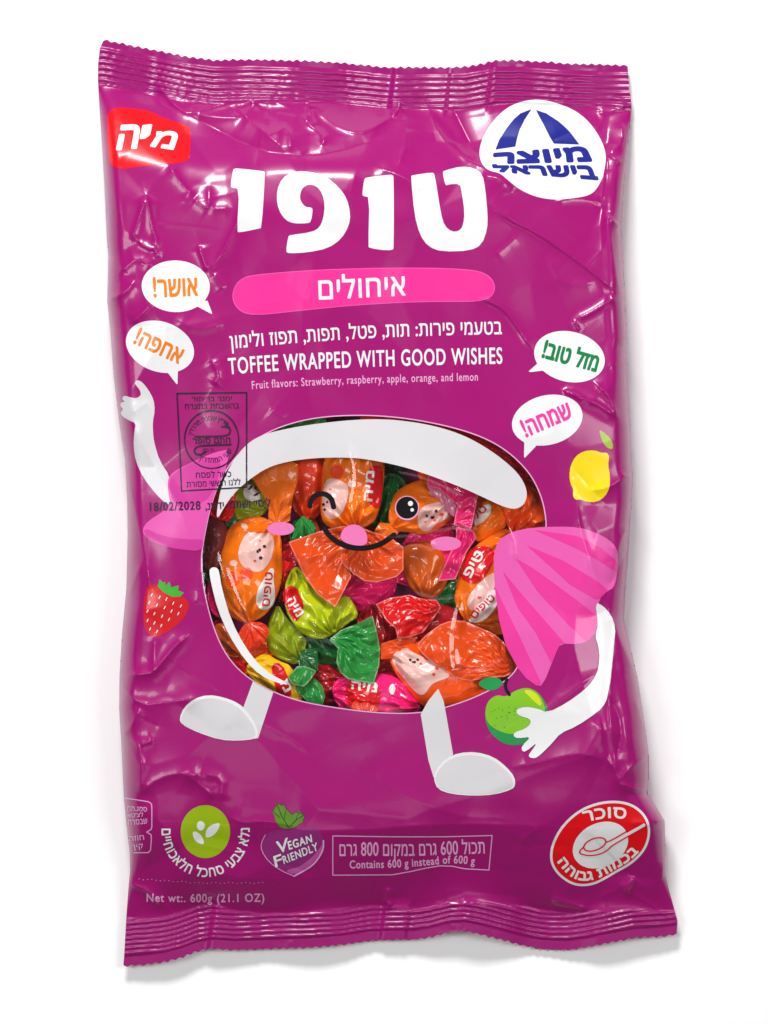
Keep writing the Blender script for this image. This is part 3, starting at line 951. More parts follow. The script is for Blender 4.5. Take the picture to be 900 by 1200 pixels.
# ------------------------------------------------------------------ printing: lower marks
o = pr("leaf_badge", R_().fill(ellipse(240.7, 974.5, 29, 31, 0)), LIME, res=1.5)
pr("sprout", R_().fill(ellipse(235.2, 967.5, 4.7, 5.6)).fill([(258.8, 963.8), (248, 966), (241.5, 972), (240.5, 982), (249, 980), (255.5, 973)], 1).fill([(225.3, 973.8), (232, 975), (237.5, 981), (239.8, 990), (231, 987.5), (226.5, 982)], 1), WHITE, o, 2)
r = R_()
txt(r, heb("נלא צבעי סחכל חלאכוחיים"), arc(241, 974, 51.5, 183, -4, 40, 53.5), 10, 0.3)
pr("arc_lettering", r, WHITE, res=0.5)
BEETP = chaikin([(305.5, 990), (311, 976.7), (324.5, 971), (340, 973), (355.5, 968), (371, 969), (379.5, 981), (379, 996.7), (369, 1012), (355.5, 1021), (344.5, 1027), (331, 1021), (315.5, 1010), (306.7, 999)], 2)
o = pr("beet_mark", R_().fill(BEETP), BEET, res=1.5)
pr("outline", R_().stroke([(379, 985), (379, 996), (369, 1012), (355, 1021), (344.5, 1026.5)], 1.8, 2).stroke([(344, 1026), (331, 1021), (315, 1010), (306.5, 997), (306, 988), (311, 978)], 0.9, 1), PALEPINK, o, 2)
pr("shine", R_().fill([(378, 988), (377.5, 997), (367.5, 1011), (355, 1019.5), (344.5, 1025), (333, 1020), (350, 1016), (364, 1006), (373, 996)], 1), ink("light beet ink", 196, 84, 164), o, 2)
pr("beet_leaf", R_().fill([(319, 951), (321, 947), (325.5, 941), (329, 944), (333, 943), (335, 949), (338, 950), (342, 954.5), (346, 951), (351, 951), (354, 953), (358, 954.5), (355.5, 963), (350, 966), (344.5, 970), (338, 970.5), (333, 971), (328, 968.5), (325.5, 965.5), (322.5, 961), (322, 956.7)]), HERB, o, 2)
pr("leaf_veins", R_().stroke([(319, 951), (325.5, 941.5), (333, 943), (338, 950), (342, 954.5), (347, 951), (357.5, 954.5), (355, 963)], 0.8).stroke([(325, 943), (330, 956), (338, 969)], 0.9).stroke([(356, 955), (347, 961), (339, 969)], 0.9).stroke([(335, 950), (333, 960)], 0.7).stroke([(320, 951), (328, 958)], 0.7).stroke([(350, 952), (347, 960)], 0.7), ink("dark herb ink", 38, 78, 24), o, 3, 0.5)
r = R_()
tq(r, "V", (323.5, 986.5), (337, 981.5), (338, 996), (326, 1000.5), 0.35)
tq(r, "EGAN", (337, 986), (364.5, 977.8), (365.8, 986.5), (339, 995.5), 0.3)
tq(r, "F", (320.5, 1003.5), (329, 1000.5), (331, 1013), (323, 1016), 0.35)
tq(r, "RIENDLY", (330.5, 1003.5), (371, 987), (373, 995.8), (333, 1012), 0.25)
pr("lettering", r, WHITE, o, 3, 0.5)

r = R_().stroke([(390, 979.5), (460, 980.5), (520, 980.5), (576.7, 979), (573, 1019.5), (544.5, 1018), (530, 1015), (515.5, 1014.5), (500, 1017), (482, 1021), (460, 1025), (390, 1025.5)], 1.2, closed=True)
txt(r, heb("תכול 600 גרם במקום 800 גרם"), [(398, 1003), (430, 1002.5), (480, 1003), (520, 1001.5), (568, 1000)], 13.5, 0.2)
txt(r, "Contains 600 g instead of 600 g", [(410, 1017.5), (470, 1016.5), (500, 1014), (530, 1011), (556, 1013)], 9, 0.25)
pr("weight_box", r, PALEPINK, res=0.375)
r = R_()
txt(r, "Net wt:. 600g (21.1 OZ)", [(172, 1056.5), (220, 1057), (260, 1057), (309.5, 1056.5)], 9.4, 0.2, smooth=0)
for k in range(30):
    r.fill(ellipse(163 + k * 5, 1030 + 4.5 * min(1, k / 14) + 0.6 * math.sin(k * 1.7), 0.55, 0.55, n=8))
pr("net_weight_lettering", r, PALEPINK, res=0.375)
r = R_().stroke([(146, 935), (174, 939.5), (177.5, 942), (178, 946), (178, 969), (177, 972), (172, 975), (177, 978), (177.5, 982), (176.5, 996), (174, 999), (157, 999.3)], 1.2)
txt(r, heb("סמנ.תת"), [(149, 949.5), (172, 951)], 5, 0.1)
txt(r, heb("לצ׳טא"), [(150, 958), (168, 957)], 4.5, 0.1)
txt(r, heb("שבסרה"), [(151, 967), (173, 965)], 6, 0.1)
txt(r, heb("חוזה"), [(152, 985.5), (169, 984)], 5.5, 0.1)
txt(r, heb("קין"), [(157, 995), (168, 993.5)], 5, 0.1)
pr("nutrition_box", r, PALEPINK, res=0.375)

SUG = chaikin([(644, 1005), (646, 989), (657, 968), (676, 950), (697.5, 940.5), (719, 937.5), (738.5, 940.5), (752.7, 950), (760.7, 962.7), (762.5, 977), (758, 993), (749, 1005), (736.7, 1015),
               (722.5, 1022.5), (710, 1030), (697.5, 1036.5), (683, 1039), (669, 1036.5), (655, 1026.7), (647, 1016)], 2)
o = pr("sugar_warning_badge", R_().fill(SUG), WHITE, res=1.5)
pr("red_ring", R_().fill(SUG, grow=-2.9), RED, o, 2)
pr("white_centre", R_().fill(ellipse(703.6, 990, 34, 25.5, -27)), WHITE, o, 3)
pr("spoon_handle", R_().stroke([(711, 991), (720, 986), (754.5, 966.5)], 3.4), WHITE, o, 4)
r = R_().stroke(ellipse(697, 989, 13.5, 6.8, -20), 1.7, closed=True)
r.stroke([(684, 992), (679, 996.5), (679.5, 1000), (690, 1002.5), (702, 1001), (712, 996), (717, 990.5), (736, 979.5)], 1.6, 2)
r.stroke([(710, 986.5), (716, 984.5), (734, 974)], 1.6, 1)
pr("spoon_outline", r, RED, o, 5, 0.5)
r = R_()
txt(r, heb("סוכר"), [(685, 963), (700, 959.5), (716, 957.5), (733, 959)], 12, 0.5)
txt(r, heb("בכמות גבוהה"), [(653.5, 1010), (664, 1023), (676, 1030.5), (690, 1031.5), (705, 1027), (722, 1017), (738, 1008), (748, 998)], 9.5, 0.65)
pr("lettering", r, WHITE, o, 4, 0.5)

# ------------------------------------------------------------------ the toffees in the window
def wrap_mat(name, r, g, b, rough=0.20):
    return mat(name, lin(min(255, r * 1.06), g * 1.08, b), rough, 0.4, bump=0.14, bscale=330, vary=0.08, coat=0.25)


W_ORANGE = wrap_mat("orange wrapper", 244, 112, 8)
W_DEEPOR = wrap_mat("deep orange wrapper", 236, 78, 8)
W_REDOR = wrap_mat("red orange wrapper", 236, 58, 12)
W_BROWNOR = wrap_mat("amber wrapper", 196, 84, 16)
W_LIME = wrap_mat("lime wrapper", 178, 190, 8)
W_OLIVE = wrap_mat("olive wrapper", 136, 150, 14)
W_GREEN = wrap_mat("green wrapper", 34, 146, 62)
W_DKGREEN = wrap_mat("dark green wrapper", 20, 96, 44)
W_RED = wrap_mat("red wrapper", 226, 16, 22)
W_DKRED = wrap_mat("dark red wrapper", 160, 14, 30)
W_PINK = wrap_mat("pink wrapper", 236, 26, 122)
W_YELLOW = wrap_mat("yellow wrapper", 246, 186, 8)
W_SHADED_RED = wrap_mat("shaded red wrapper", 110, 40, 44)  # red wrapper deep in shadow, its shade put into the colour
I_SKIN = mat("pale skin ink", lin(250, 200, 190), 0.22, coat=0.3)
I_WHITE = mat("wrapper white ink", lin(246, 240, 236), 0.22, coat=0.3)
I_RED = mat("wrapper red ink", lin(224, 10, 24), 0.22, coat=0.3)
I_DARK = mat("wrapper dark ink", lin(40, 14, 16), 0.3)
I_TANG = mat("wrapper tangerine ink", lin(248, 74, 36), 0.22, coat=0.3)
RIM = mat("clear wrapper edge", lin(250, 236, 228), 0.12, 0.6, trans=0.78)


def ridge_wave(a, k, ph):
    s = (a * k / (2 * math.pi) + ph) % 1.0
    return 1 - 2 * np.abs(s - 0.5) * 2


seedc = [100]


def local_grid(poly, pad=6):
    lo, hi = poly.min(0) - pad, poly.max(0) + pad
    a, b = np.floor(lo / G).astype(int), np.ceil(hi / G).astype(int)
    gx, gy = np.arange(a[0], b[0] + 1) * G, np.arange(a[1], b[1] + 1) * G
    return gx, gy, a[0], a[1]


def build_sheet(name, poly, material, parent, org, zc, R=None, necks=(), smooth=2, slope=0.0, amp=3.0, k=9, crumple=1.0, tilt=(0, 0)):
    """R set: a stuffed wrapper; R None: the loose twisted end of a wrapper that spreads from its neck"""
    seedc[0] += 1
    r = np.random.default_rng(seedc[0])
    p = chaikin(poly, smooth) if smooth else np.asarray(poly, float)
    gx, gy, a0, b0 = local_grid(p)
    Xg, Yg = np.meshgrid(gx, gy)
    d = seg_dist(closed_segs(p), gx, gy, 80)
    d = np.where(parity(closed_segs(p), gx, gy), d, 0)
    cx, cy = p.mean(0)
    pl = tilt[0] * (Xg - cx) + tilt[1] * (Yg - cy)
    detail = np.zeros_like(Xg)
    for (nx, ny) in necks:
        rad = np.hypot(Xg - nx, Yg - ny)
        ang = np.arctan2(Yg - ny, Xg - nx)
        w = ridge_wave(ang + 0.25 * np.sin(rad / 9), k, r.uniform()) * 0.65 + ridge_wave(ang, k * 2.3, r.uniform()) * 0.35 - 0.5
        if R is None:
            detail += 0.62 * amp * w * np.clip(rad / 16, 0.15, 1) * np.clip(1.3 - rad / 70, 0.3, 1) + slope * rad
        else:
            detail += amp * w * np.exp(-((rad / 46) ** 2)) * 2.0
    fc = -facet_noise(gx, gy, 22, seedc[0], 0.2) * 1.0 - facet_noise(gx, gy, 11, seedc[0] + 50, 0.25) * (0.40 if R is not None else 0.18)
    if R is None:
        fc = fc * 0.5 - facet_noise(gx, gy, 30, seedc[0] + 90, 0.14) * 0.8
    detail += (fc if R is None else blur(fc, 1, 1)) * crumple
    if R is not None:
        t = np.clip(d / R, 0, 1)
        hgt = R * np.sqrt(1 - (1 - t) ** 2)
        hgt = blur(hgt, 3, 2) * (d > 0)
        edge_ = np.clip(d / 5, 0, 1)
        top = zc + pl + hgt + detail * edge_
        bot = zc + pl - hgt * 0.9
    else:
        top = zc + pl + detail - 2.0 * np.exp(-d / 3)
        bot = top - 0.9
    top, bot = top * 0.74, bot * 0.74
    top = np.minimum(top, 77)
    bot = np.maximum(np.minimum(bot, top - 0.5), 2.5)
    top = np.maximum(top, 3.2)
    sf = Surf(top, a0, b0)
    f = Region().fill(p).field(gx, gy)
    P, T = clip_grid(f, gx, gy)
    Vt = to_world(P[:, 0], P[:, 1], sf.z(P[:, 0], P[:, 1]))
    Vb = to_world(P[:, 0], P[:, 1], Surf(bot, a0, b0).z(P[:, 0], P[:, 1]))
    ek = np.sort(np.vstack([T[:, [0, 1]], T[:, [1, 2]], T[:, [2, 0]]]), 1)
    u, c = np.unique(ek, axis=0, return_counts=True)
    e = u[c == 1]
    n = len(P)
    side_ = np.vstack([np.stack([e[:, 0], e[:, 1], e[:, 1] + n], 1), np.stack([e[:, 0], e[:, 1] + n, e[:, 0] + n], 1)])
    nt_ = sf.nrm(P[:, 0], P[:, 1])
    nb_ = nt_ * np.array([1, 1, -1])
    o = mesh_obj(name, np.vstack([Vt, Vb]), np.vstack([T[:, ::-1], T + n, side_]), material, parent, np.vstack([nt_, nb_]), org)
    return o, sf, p


SHEER = {}


def sheer(m0):
    """the same wrapper where it is a single loose layer: some light and colour come through"""
    if m0.name not in SHEER:
        m2 = m0.copy()
        n_ = m2.node_tree
        a_, b_ = n_.nodes.new("ShaderNodeBsdfTransparent"), n_.nodes.new("ShaderNodeMixShader")
        b_.inputs[0].default_value = 0.78
        n_.links.new(a_.outputs[0], b_.inputs[1])
        n_.links.new(n_.nodes["Principled BSDF"].outputs[0], b_.inputs[2])
        n_.links.new(b_.outputs[0], n_.nodes["Material Output"].inputs[0])
        SHEER[m0.name] = m2
    return SHEER[m0.name]


def candy(label, material, parts, cat="wrapped toffee", group="toffees seen through the bag window", name="wrapped_toffee"):
    """parts: list of (kind, outline, dict)"""
    allp = np.vstack([np.array(p[1], float) for p in parts])
    cx, cy = (allp.min(0) + allp.max(0)) / 2
    zmin = 2.5
    org = to_world(np.array([cx]), np.array([cy]), np.array([zmin]))[0]
    t = thing(name, label, cat, org, group)
    surf = None
    for kind, poly, kw in parts:
        kw = dict(kw)
        mt = kw.pop("mat", material)
        rim = kw.pop("rim", False)
        if kind != "wrapper" and "pale pink" not in mt.name:
            mt = sheer(mt)
        o, sf, pp = build_sheet(kind, poly, mt, t, org, **kw)
        if rim:
            sf.decal("clear_edge", inner_rim(pp), RIM, o, lift=0.5, res=0.75, org=org)
        if kind == "wrapper":
            surf = sf
    return t, surf, org


def inner_rim(p, w=1.5):
    r = Region()
    r.strokes.append((closed_segs(p), w))
    # keep the half of the stroke that lies on the sheet
    class Outside(Region):
        def field(self, xs_, ys_):
            return -Region.field(self, xs_, ys_)
    q = Outside()
    q.fills.append((closed_segs(p), -0.3))
    r.cuts.append(q)
    return r


def label_on(t, sf, org, name, r, material, lift=0.5, parent=None, res=0.75):
    return sf.decal(name, r, material, parent or t, lift=lift, res=res, org=org)


def face(t, sf, org, outline, dots, nose, cheeks, ears=()):
    r = Region().fill(outline, 2)
    for e in ears:
        r.fill(ellipse(*e))
    o = label_on(t, sf, org, "face_print", r, I_SKIN)
    q = Region()
    for x, y, s in dots:
        q.fill(ellipse(x, y, s, s, n=16))
    q.fill(ellipse(*nose, n=16))
    label_on(t, sf, org, "eyes_and_nose", q, I_DARK, 0.9, o, 0.5)
    q = Region()
    for x, y, s in cheeks:
        q.fill(ellipse(x, y, s, s * 0.8, n=16))
    label_on(t, sf, org, "blush", q, I_TANG, 0.9, o, 0.5)


def red_tag(t, sf, org, outline, s, path, h, bold=0.5):
    o = label_on(t, sf, org, "red_label", Region().fill(outline, 1), I_RED, 0.8)
    if s:
        label_on(t, sf, org, "lettering", txt(Region(), heb(s), path, h, bold, smooth=0), I_WHITE, 1.2, o, 0.5)


def petal(t, sf, org, outline, s, path, h, ink_=None):
    o = label_on(t, sf, org, "petal_label", Region().fill(outline, 2), I_WHITE, 0.8)
    if s:
        label_on(t, sf, org, "lettering", txt(Region(), heb(s), path, h, 0.25, smooth=0), ink_ or I_RED, 1.2, o, 0.5)


W, TW = "wrapper", "twisted_end"
# tall orange toffee at the left
t, sf, og = candy("tall orange toffee with pale animal face and white petal label at left of window", W_ORANGE, [
    (W, [(275, 613), (266, 622), (260.7, 637), (258.5, 650), (258, 664), (260, 684), (263, 704), (267, 719), (276, 726), (288.7, 731), (301, 727), (313, 719), (322, 704), (328.7, 688), (331.5, 667), (330, 647), (330, 631), (324, 618), (314, 608), (300, 604), (286, 607)],
     dict(zc=64, R=32, necks=[(322, 606), (292, 733)], smooth=1)),
    (TW, [(314, 614), (315, 594), (309, 581), (297, 563), (291, 557), (301, 549), (316, 541), (334, 537.5), (349.5, 544), (349, 563), (343.5, 581), (341, 597), (340, 610), (326, 616)],
     dict(zc=86, necks=[(324, 614)], smooth=0, amp=7, k=8, slope=0.05)),
    (TW, [(279, 743), (283, 736), (288.7, 729), (304.7, 729), (313, 733), (315.5, 741), (310, 752), (302, 759), (296, 765), (286, 760), (281, 751)],
     dict(zc=78, necks=[(293, 731)], smooth=0, amp=6, k=9, mat=W_REDOR))])
face(t, sf, og, [(290, 623), (306, 626), (315, 623), (322, 634), (319, 650), (317, 656), (310, 667), (302, 671), (292.7, 668.5), (283, 662.7), (279, 653), (280, 643), (283, 635)],
     [(309.5, 640.5, 1.9), (305.5, 653.6, 2)], (303, 645.3, 3, 2, -40), [(299, 657, 1.7), (304, 634, 1)], [(286.5, 617, 4.6, 3, 40), (274, 660, 4.6, 3.6)])
label_on(t, sf, og, "tangerine_print", Region().fill(ellipse(288.7, 673, 7.6, 8)), I_TANG)
label_on(t, sf, og, "tangerine_print", Region().fill(ellipse(273, 679, 8, 9)), W_DEEPOR)
petal(t, sf, og, [(316, 665), (321.5, 667), (319.5, 677), (322, 693), (321, 709), (310, 715), (302, 712.5), (299, 703), (302.5, 689), (310, 677)], "טופיס", [(315, 711), (319, 671)], 8)

# orange toffee under the white band
t, sf, og = candy("orange toffee with red label above the smile, hanging from the white band", W_ORANGE, [
    (W, [(392, 508), (381, 530), (378, 550), (376, 577), (375.5, 603), (379, 613), (390, 621), (402, 624), (420, 622), (432, 616), (441, 609), (446.5, 590), (450, 563), (451, 542), (450, 515), (440, 505), (410, 503)],
     dict(zc=62, R=33, necks=[(418, 624), (424, 500)], smooth=1, amp=5)),
    (TW, [(338, 635), (356.7, 628.7), (370, 624), (384, 620), (404, 616), (420, 618), (414, 640), (404, 655), (412, 675), (405, 689), (400, 699), (393, 712), (384, 705), (373, 697), (366.7, 689), (360, 680), (354.7, 671), (348, 656), (342.5, 645)],
     dict(zc=88, necks=[(418, 622)], smooth=0, amp=8, k=11, crumple=1.5, rim=True, mat=W_DEEPOR)),
    (TW, [(408, 620), (424, 618), (438, 624), (455, 628), (473, 641), (473, 668), (465, 676), (455, 679), (441, 682.5), (427, 681), (414.7, 673), (403, 663), (398.7, 655), (401, 645)],
     dict(zc=90, necks=[(416, 622)], smooth=0, amp=8, k=13, crumple=1.5, rim=True, mat=W_DEEPOR))])
face(t, sf, og, [(380.7, 563), (390, 560), (403, 564.7), (408.7, 570), (407, 587), (399, 604.7), (388.7, 608.7), (380, 604.7), (377.5, 590)],
     [(379.6, 591, 1.6), (384, 588, 1.3)], (381, 597, 1.6, 1.3, 0), [(387.5, 573, 1.6)], [(412, 567, 5, 4)])
label_on(t, sf, og, "tangerine_print", Region().fill(ellipse(395, 553, 7.5, 8)), I_TANG)
red_tag(t, sf, og, [(432, 547), (440.7, 545), (448, 548), (448.5, 563), (446, 592), (442, 596), (433, 592), (430.5, 570)], "מיה", [(435, 587), (438, 553)], 8.5)

# orange toffee behind the round eye
t, sf, og = candy("orange toffee with pale animal face behind the printed round eye", W_ORANGE, [
    (W, [(465, 575), (480, 566), (497, 561), (515, 570), (526, 586), (532, 602), (525, 613), (512, 621), (496, 627), (480, 624), (467, 623), (457, 617), (454.7, 603), (458.7, 587)],
     dict(zc=58, R=28, necks=[(528, 586), (455, 622)], smooth=1)),
    (TW, [(458, 614), (445, 612), (438, 624), (448, 632), (462, 630), (470, 620)], dict(zc=66, necks=[(460, 618)], smooth=0, amp=5))])
face(t, sf, og, [(491, 597), (502.7, 590), (517, 587), (525, 594), (530, 602), (520, 610), (509, 615), (504, 623), (493, 622), (488.5, 611)],
     [(500, 604, 1.6), (511, 598.7, 1.7)], (506.7, 606, 2.6, 1.8, -20), [(517, 602.7, 2.4), (509.5, 610, 2), (498.5, 611, 1)], [(508, 575.5, 5, 6, 20)])

# raspberry pink toffee
t, sf, og = candy("raspberry pink toffee with long folded ribbon ends beside the right cheek", W_PINK, [
    (W, [(514, 640), (528, 628), (544, 634), (552, 650), (544, 668), (528, 676), (514, 666)], dict(zc=48, R=20, necks=[(545, 632)], smooth=1)),
    (TW, [(501, 557), (509, 556), (533, 567), (561, 578), (559, 586), (554.7, 610), (552, 620), (532, 616), (533, 604.7), (536, 592), (524, 582), (514.7, 573), (501, 570)], dict(zc=88, necks=[(530, 612)], smooth=0, amp=6, k=8, rim=True)),
    (TW, [(534.7, 617), (554.7, 621), (558, 631), (547, 647), (534, 679), (512.7, 681), (520.7, 663), (534, 633)], dict(zc=86, necks=[(545, 616)], smooth=0, amp=6, k=12, rim=True)),
    (TW, [(500, 570), (515, 572), (528, 584), (536, 594), (532, 606), (520, 596)], dict(zc=80, necks=[(530, 606)], smooth=0, amp=4, mat=mat("pale pink wrapper", lin(232, 130, 170), 0.15, coat=0.4, trans=0.3)))])

# amber toffee in the middle gap
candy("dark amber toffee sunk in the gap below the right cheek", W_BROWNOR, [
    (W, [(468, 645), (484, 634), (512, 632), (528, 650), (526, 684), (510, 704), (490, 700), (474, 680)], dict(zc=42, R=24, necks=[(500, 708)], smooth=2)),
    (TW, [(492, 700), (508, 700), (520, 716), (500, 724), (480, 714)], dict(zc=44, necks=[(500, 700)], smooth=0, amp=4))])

# orange toffee with a petal label
t, sf, og = candy("small orange toffee with white petal label between pink ribbon and right edge", W_ORANGE, [
    (W, [(554, 617), (557, 597), (566, 585), (581, 586), (592, 600), (596, 615), (584, 624), (571, 632), (560, 636), (555, 630)], dict(zc=58, R=24, necks=[(596, 590)], smooth=1)),
    (TW, [(590, 598), (600, 590), (606, 578), (592, 574), (582, 584)], dict(zc=66, necks=[(590, 594)], smooth=0, amp=4))])
petal(t, sf, og, [(557, 599), (568.7, 591), (576, 591.5), (575, 602), (566, 612), (555.5, 618)], "טל", [(559, 609), (571, 598)], 7)

candy("orange toffee squeezed against the right edge of the window", W_DEEPOR, [
    (W, [(588, 592), (596, 575), (610, 560), (622, 556), (632, 574), (640, 597), (643, 620), (636, 634), (618, 636), (602, 630), (593, 614)], dict(zc=62, R=26, necks=[(612, 560), (600, 632)], smooth=1, amp=6)),
    (TW, [(602, 565), (612, 556), (626, 562), (630, 540), (612, 530), (596, 540)], dict(zc=70, necks=[(613, 562)], smooth=0, amp=6))])

t, sf, og = candy("orange toffee with tilted red label and white petal beside the pink fan", W_ORANGE, [
    (W, [(597, 618), (580, 624), (562, 636), (547, 647), (538, 668), (534, 690), (532, 704), (538, 718), (546, 729), (566, 732), (590, 728), (606, 710), (612, 670), (608, 634)],
     dict(zc=64, R=30, necks=[(552, 738), (604, 622)], smooth=1, amp=5)),
    (TW, [(540, 726), (560, 728), (580, 722), (594, 742), (574, 746), (550, 742)], dict(zc=62, necks=[(554, 730)], smooth=0, amp=5))])
face(t, sf, og, [(547, 702), (560, 684), (580, 668), (590, 678), (576, 700), (556, 716), (549, 714)], [], (580, 690, 1, 1, 0), [(562, 700, 2)])
red_tag(t, sf, og, [(558, 638.5), (581, 643), (576, 663), (561, 685), (544, 681.5), (538.5, 672), (546.5, 654.7)], "טיפ", [(552, 677), (567, 650)], 9.5)
petal(t, sf, og, [(547, 729), (554, 721), (562, 708), (576, 690), (586, 694), (583, 710), (568, 727), (558, 729.5)], "טופיס", [(556, 725), (580, 701)], 6.5)

candy("bright red toffee with a wide flat end right of the green one", W_RED, [
    (W, [(470, 728), (490, 716), (512, 706), (534, 712), (546, 728), (532, 746), (504, 756), (478, 752)], dict(zc=48, R=24, necks=[(478, 735)], smooth=1, mat=W_DKRED)),
    (TW, [(440, 708), (459, 700), (480, 697), (492, 701), (500, 702), (512, 703), (517, 712), (508, 725), (496, 741), (480, 747), (466, 748.5), (463, 736), (453, 728), (447, 718)], dict(zc=80, necks=[(520, 712)], smooth=0, amp=8, k=14, crumple=1.6, rim=True))])

t, sf, og = candy("big orange toffee with broad amber end at lower right of window", W_DEEPOR, [
    (W, [(455, 771), (466, 756), (480, 750), (520, 752), (560, 760), (600, 782), (590, 805), (568, 822), (544, 834), (516, 838), (492, 826), (476, 806), (462, 788)], dict(zc=60, R=28, necks=[(448, 762), (600, 790)], smooth=1, amp=5)),
    (TW, [(488, 756), (496, 747), (504, 740), (520, 729), (540, 726), (560, 734), (580, 743), (594, 756), (608, 780), (598, 793), (568, 795), (548, 799), (528, 791), (508, 777), (494, 766)], dict(zc=88, necks=[(606, 782)], smooth=1, amp=8, k=16, crumple=2.0, rim=True)),
    (TW, [(446, 754), (470, 747), (490, 746), (484, 757), (460, 771), (446, 773)], dict(zc=72, necks=[(492, 752)], smooth=0, amp=4, k=14))])
face(t, sf, og, [(456, 771), (474, 757), (482, 764), (500, 772), (520, 784), (530, 793), (506, 800), (498, 815), (488, 813), (470, 791)], [(481, 773.5, 1.8), (486, 776, 1.6), (489.5, 773, 1.6)], (484, 776, 1, 1, 0), [(500, 771, 3), (493, 778, 1.6), (508, 790, 2), (512, 783, 2.4)])

t, sf, og = candy("lime yellow toffee with red label left of centre and green end", W_LIME, [
    (W, [(333, 688), (340, 669), (348, 663), (356, 668), (373, 690), (393, 704), (406.7, 696), (415, 708), (421, 723), (408, 730), (392, 744), (374, 750), (357, 745), (345, 734), (334, 715)], dict(zc=60, R=30, necks=[(392, 746), (345, 662)], smooth=1, amp=7)),
    (TW, [(386, 750), (392, 744), (400, 738), (420, 730), (436.5, 721), (441, 736), (445.5, 760), (444.5, 780), (438, 801), (428, 800), (408, 796), (398, 788), (394, 776), (396, 760)], dict(zc=88, necks=[(390, 748)], smooth=0, amp=9, k=12, crumple=1.6, rim=True, mat=W_GREEN))])
red_tag(t, sf, og, [(330.5, 697), (334, 690), (341, 686), (349, 689), (351, 697), (356.5, 707), (355, 718), (346, 731), (339, 718)], "מיה", [(336.5, 704), (349, 723)], 9.5)

candy("olive lime toffee with small folded green end near the bottom", W_OLIVE, [
    (W, [(325, 706), (334, 722), (346, 734), (360, 748), (357, 769), (348, 780), (328, 773), (315, 764), (311, 748), (316, 724)], dict(zc=50, R=24, necks=[(352, 774), (326, 706)], smooth=1, amp=5)),
    (TW, [(346, 764), (360, 760), (372, 762), (373, 786), (352, 784)], dict(zc=62, necks=[(352, 768)], smooth=0, amp=4, mat=W_DKGREEN)),
    (TW, [(337, 794), (348, 781), (357, 780), (371, 786), (364, 797), (356, 805), (342, 801)], dict(zc=80, necks=[(360, 776)], smooth=0, amp=4, mat=W_GREEN, rim=True)),
    (TW, [(342, 801), (356, 805), (368, 794), (378, 804), (381, 816), (378, 826), (360, 822), (348, 810)], dict(zc=70, necks=[(350, 790)], smooth=0, amp=5, mat=W_GREEN))])

t, sf, og = candy("yellow toffee with red label at the lower left rim", W_YELLOW, [
    (W, [(286, 784), (298, 770), (311, 765), (326, 774), (342, 780), (350, 802), (356, 824), (338, 822), (318, 814), (298, 802)], dict(zc=58, R=22, necks=[(282, 782)], smooth=1, amp=4)),
    (TW, [(288, 782), (278, 768), (266, 774), (272, 792), (286, 792)], dict(zc=66, necks=[(288, 784)], smooth=0, amp=5, mat=W_RED))])
red_tag(t, sf, og, [(317, 778), (330, 777), (340, 800), (342, 818), (326, 812), (321, 800)], "מ", [(328, 800), (334, 811)], 9)

t, sf, og = candy("hot pink toffee with red label half hidden by the bottom rim", W_PINK, [
    (W, [(388, 808), (393, 797), (406, 791), (430, 788), (455, 790), (472, 797), (490, 816), (494, 834), (470, 846), (436, 848), (408, 842), (394, 826)], dict(zc=56, R=27, necks=[(496, 828), (384, 812)], smooth=1, amp=5)),
    (TW, [(410, 834), (414, 822), (430, 818), (444, 832), (440, 842), (416, 842)], dict(zc=86, necks=[(430, 846)], smooth=0, amp=4, mat=W_REDOR))])
red_tag(t, sf, og, [(406, 801), (424, 795), (442, 799), (447, 814), (440, 834), (412, 834), (405, 818)], "מיה", [(412, 808), (441, 811)], 10)
petal(t, sf, og, [(454, 808), (460, 800), (464, 806), (460, 816)], "", None, 0)

t, sf, og = candy("olive green toffee with grey petal label under the band's left tail", W_OLIVE, [
    (W, [(274, 578), (280, 562), (290, 554), (303, 556), (313, 572), (317, 594), (306, 606), (287, 612), (274, 608)], dict(zc=56, R=20, necks=[(318, 600)], smooth=1)),
    (TW, [(276, 600), (264, 612), (266, 628), (280, 616)], dict(zc=60, necks=[(278, 600)], smooth=0, amp=4, mat=W_DKGREEN))])
petal(t, sf, og, [(285, 573), (293, 566), (304.5, 576), (305.5, 586), (295, 588), (286, 583)], "לי", [(290, 575), (302, 583)], 7, I_DARK)

candy("red toffee tucked behind the band's pointed left tail", W_RED, [
    (W, [(240.5, 602), (246, 574), (258, 552), (268, 548), (276, 566), (277, 590), (271, 612), (256, 610)], dict(zc=58, R=18, necks=[(256, 612)], smooth=1, amp=5)),
    (TW, [(252, 604), (262, 604), (272, 626), (250, 630)], dict(zc=54, necks=[(257, 606)], smooth=0, amp=4, mat=W_DKRED))])

candy("red toffee in painted shade at the far left edge of the window", W_SHADED_RED, [
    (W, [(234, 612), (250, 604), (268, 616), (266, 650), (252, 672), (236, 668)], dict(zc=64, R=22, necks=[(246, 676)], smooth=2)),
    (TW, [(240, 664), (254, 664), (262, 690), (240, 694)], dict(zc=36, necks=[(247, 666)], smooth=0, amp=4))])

candy("red orange toffee in shadow behind the winking eye", W_REDOR, [
    (W, [(334, 548), (340, 532), (364, 522), (382, 534), (384, 576), (374, 608), (352, 610), (338, 588)], dict(zc=40, R=25, necks=[(362, 616)], smooth=2, amp=5)),
    (TW, [(352, 604), (368, 604), (376, 624), (350, 626)], dict(zc=42, necks=[(360, 606)], smooth=0, amp=4))])

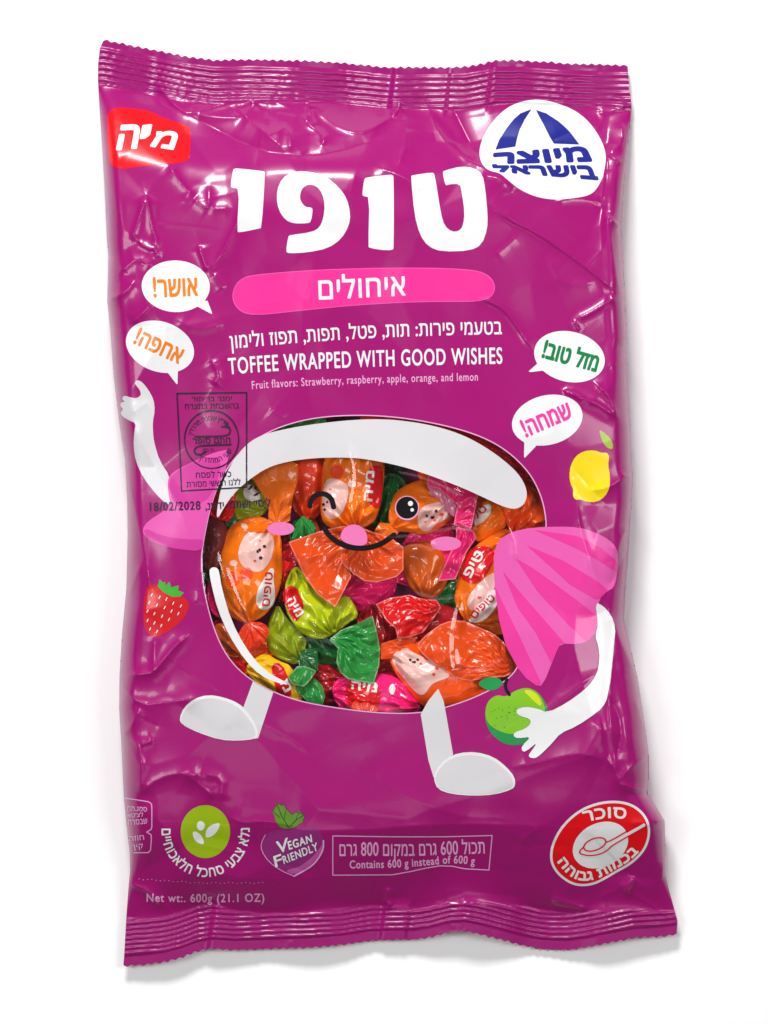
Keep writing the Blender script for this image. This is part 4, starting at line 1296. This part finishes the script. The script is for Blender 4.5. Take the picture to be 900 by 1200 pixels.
candy("dark green toffee peeking out between the left cheek and the wink", W_DKGREEN, [
    (W, [(340, 612), (356, 606), (370, 612), (372, 636), (352, 644), (338, 634)], dict(zc=50, R=18, necks=[(354, 604)], smooth=1, amp=6, k=7)),
    (TW, [(346, 614), (355, 604), (369, 615), (368, 632), (342, 632)], dict(zc=66, necks=[(355, 604)], smooth=0, amp=6, k=9, mat=W_GREEN))])

candy("narrow red toffee wedged right of the tall orange one", W_RED, [
    (W, [(328, 650), (334, 642), (342, 642), (340, 670), (334, 692), (327, 688)], dict(zc=46, R=9, smooth=1)),
    (TW, [(330, 686), (338, 684), (340, 704), (326, 706)], dict(zc=44, necks=[(334, 686)], smooth=0, amp=3, mat=W_DKRED))])

candy("amber toffee at the lower left edge under the white shine stroke", W_BROWNOR, [
    (W, [(248, 736), (258, 729), (272, 736), (282, 752), (288, 776), (274, 780), (258, 764)], dict(zc=50, R=18, necks=[(284, 770)], smooth=1, amp=5)),
    (TW, [(276, 762), (286, 758), (296, 772), (282, 780)], dict(zc=54, necks=[(280, 766)], smooth=0, amp=4))])

candy("dark green toffee showing as a sliver above the band's left half", W_GREEN, [
    (W, [(250, 566), (264, 540), (292, 512), (330, 494), (352, 492), (340, 512), (300, 530), (272, 562), (258, 580)], dict(zc=80, R=16, necks=[(350, 500)], smooth=1, amp=6)),
    (TW, [(340, 496), (356, 488), (380, 484), (384, 500), (360, 506), (344, 508)], dict(zc=88, necks=[(344, 502)], smooth=0, amp=5))])
candy("red toffee showing as a sliver above the band's right half", W_RED, [
    (W, [(470, 486), (510, 490), (560, 506), (600, 530), (624, 556), (612, 564), (580, 540), (530, 514), (480, 504)], dict(zc=80, R=16, necks=[(470, 494), (622, 560)], smooth=1, amp=6)),
    (TW, [(474, 488), (474, 502), (444, 502), (420, 498), (424, 484), (446, 484)], dict(zc=88, necks=[(474, 495)], smooth=0, amp=5, mat=W_REDOR))])

# toffees of the layer underneath, seen only in the gaps
protos = {}
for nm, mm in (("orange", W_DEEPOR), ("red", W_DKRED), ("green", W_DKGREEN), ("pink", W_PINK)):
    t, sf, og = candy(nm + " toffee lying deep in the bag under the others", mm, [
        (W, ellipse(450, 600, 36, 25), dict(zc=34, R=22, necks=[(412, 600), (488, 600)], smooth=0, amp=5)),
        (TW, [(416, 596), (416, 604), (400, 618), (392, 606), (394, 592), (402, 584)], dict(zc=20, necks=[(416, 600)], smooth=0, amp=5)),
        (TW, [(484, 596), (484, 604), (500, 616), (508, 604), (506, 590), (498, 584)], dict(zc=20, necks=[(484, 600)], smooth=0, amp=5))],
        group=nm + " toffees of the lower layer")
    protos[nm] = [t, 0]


def dup(root):
    c = root.copy()
    C.objects.link(c)
    for ch in root.children:
        k_ = ch.copy()
        C.objects.link(k_)
        k_.parent = c
    return c


for nm, x, y, rot in (("green", 285, 528, 35), ("orange", 355, 512, 5), ("red", 560, 530, -28), ("red", 470, 520, 10), ("pink", 268, 690, 80), ("green", 262, 652, 70), ("orange", 300, 770, 30),
                      ("red", 345, 655, 60), ("green", 385, 760, -30), ("pink", 430, 690, 20), ("red", 442, 740, 100), ("orange", 520, 560, -40), ("orange", 610, 560, -60),
                      ("green", 455, 590, 80), ("red", 380, 800, 10), ("pink", 500, 640, 40), ("green", 540, 700, 30), ("red", 470, 790, 0), ("orange", 590, 640, 50)):
    t, used = protos[nm]
    o = t if used == 0 else dup(t)
    protos[nm][1] += 1
    q = to_world(np.array([x]), np.array([y]), np.array([2.5]))[0]
    o.location = q
    o.rotation_euler = (0, 0, math.radians(rot))
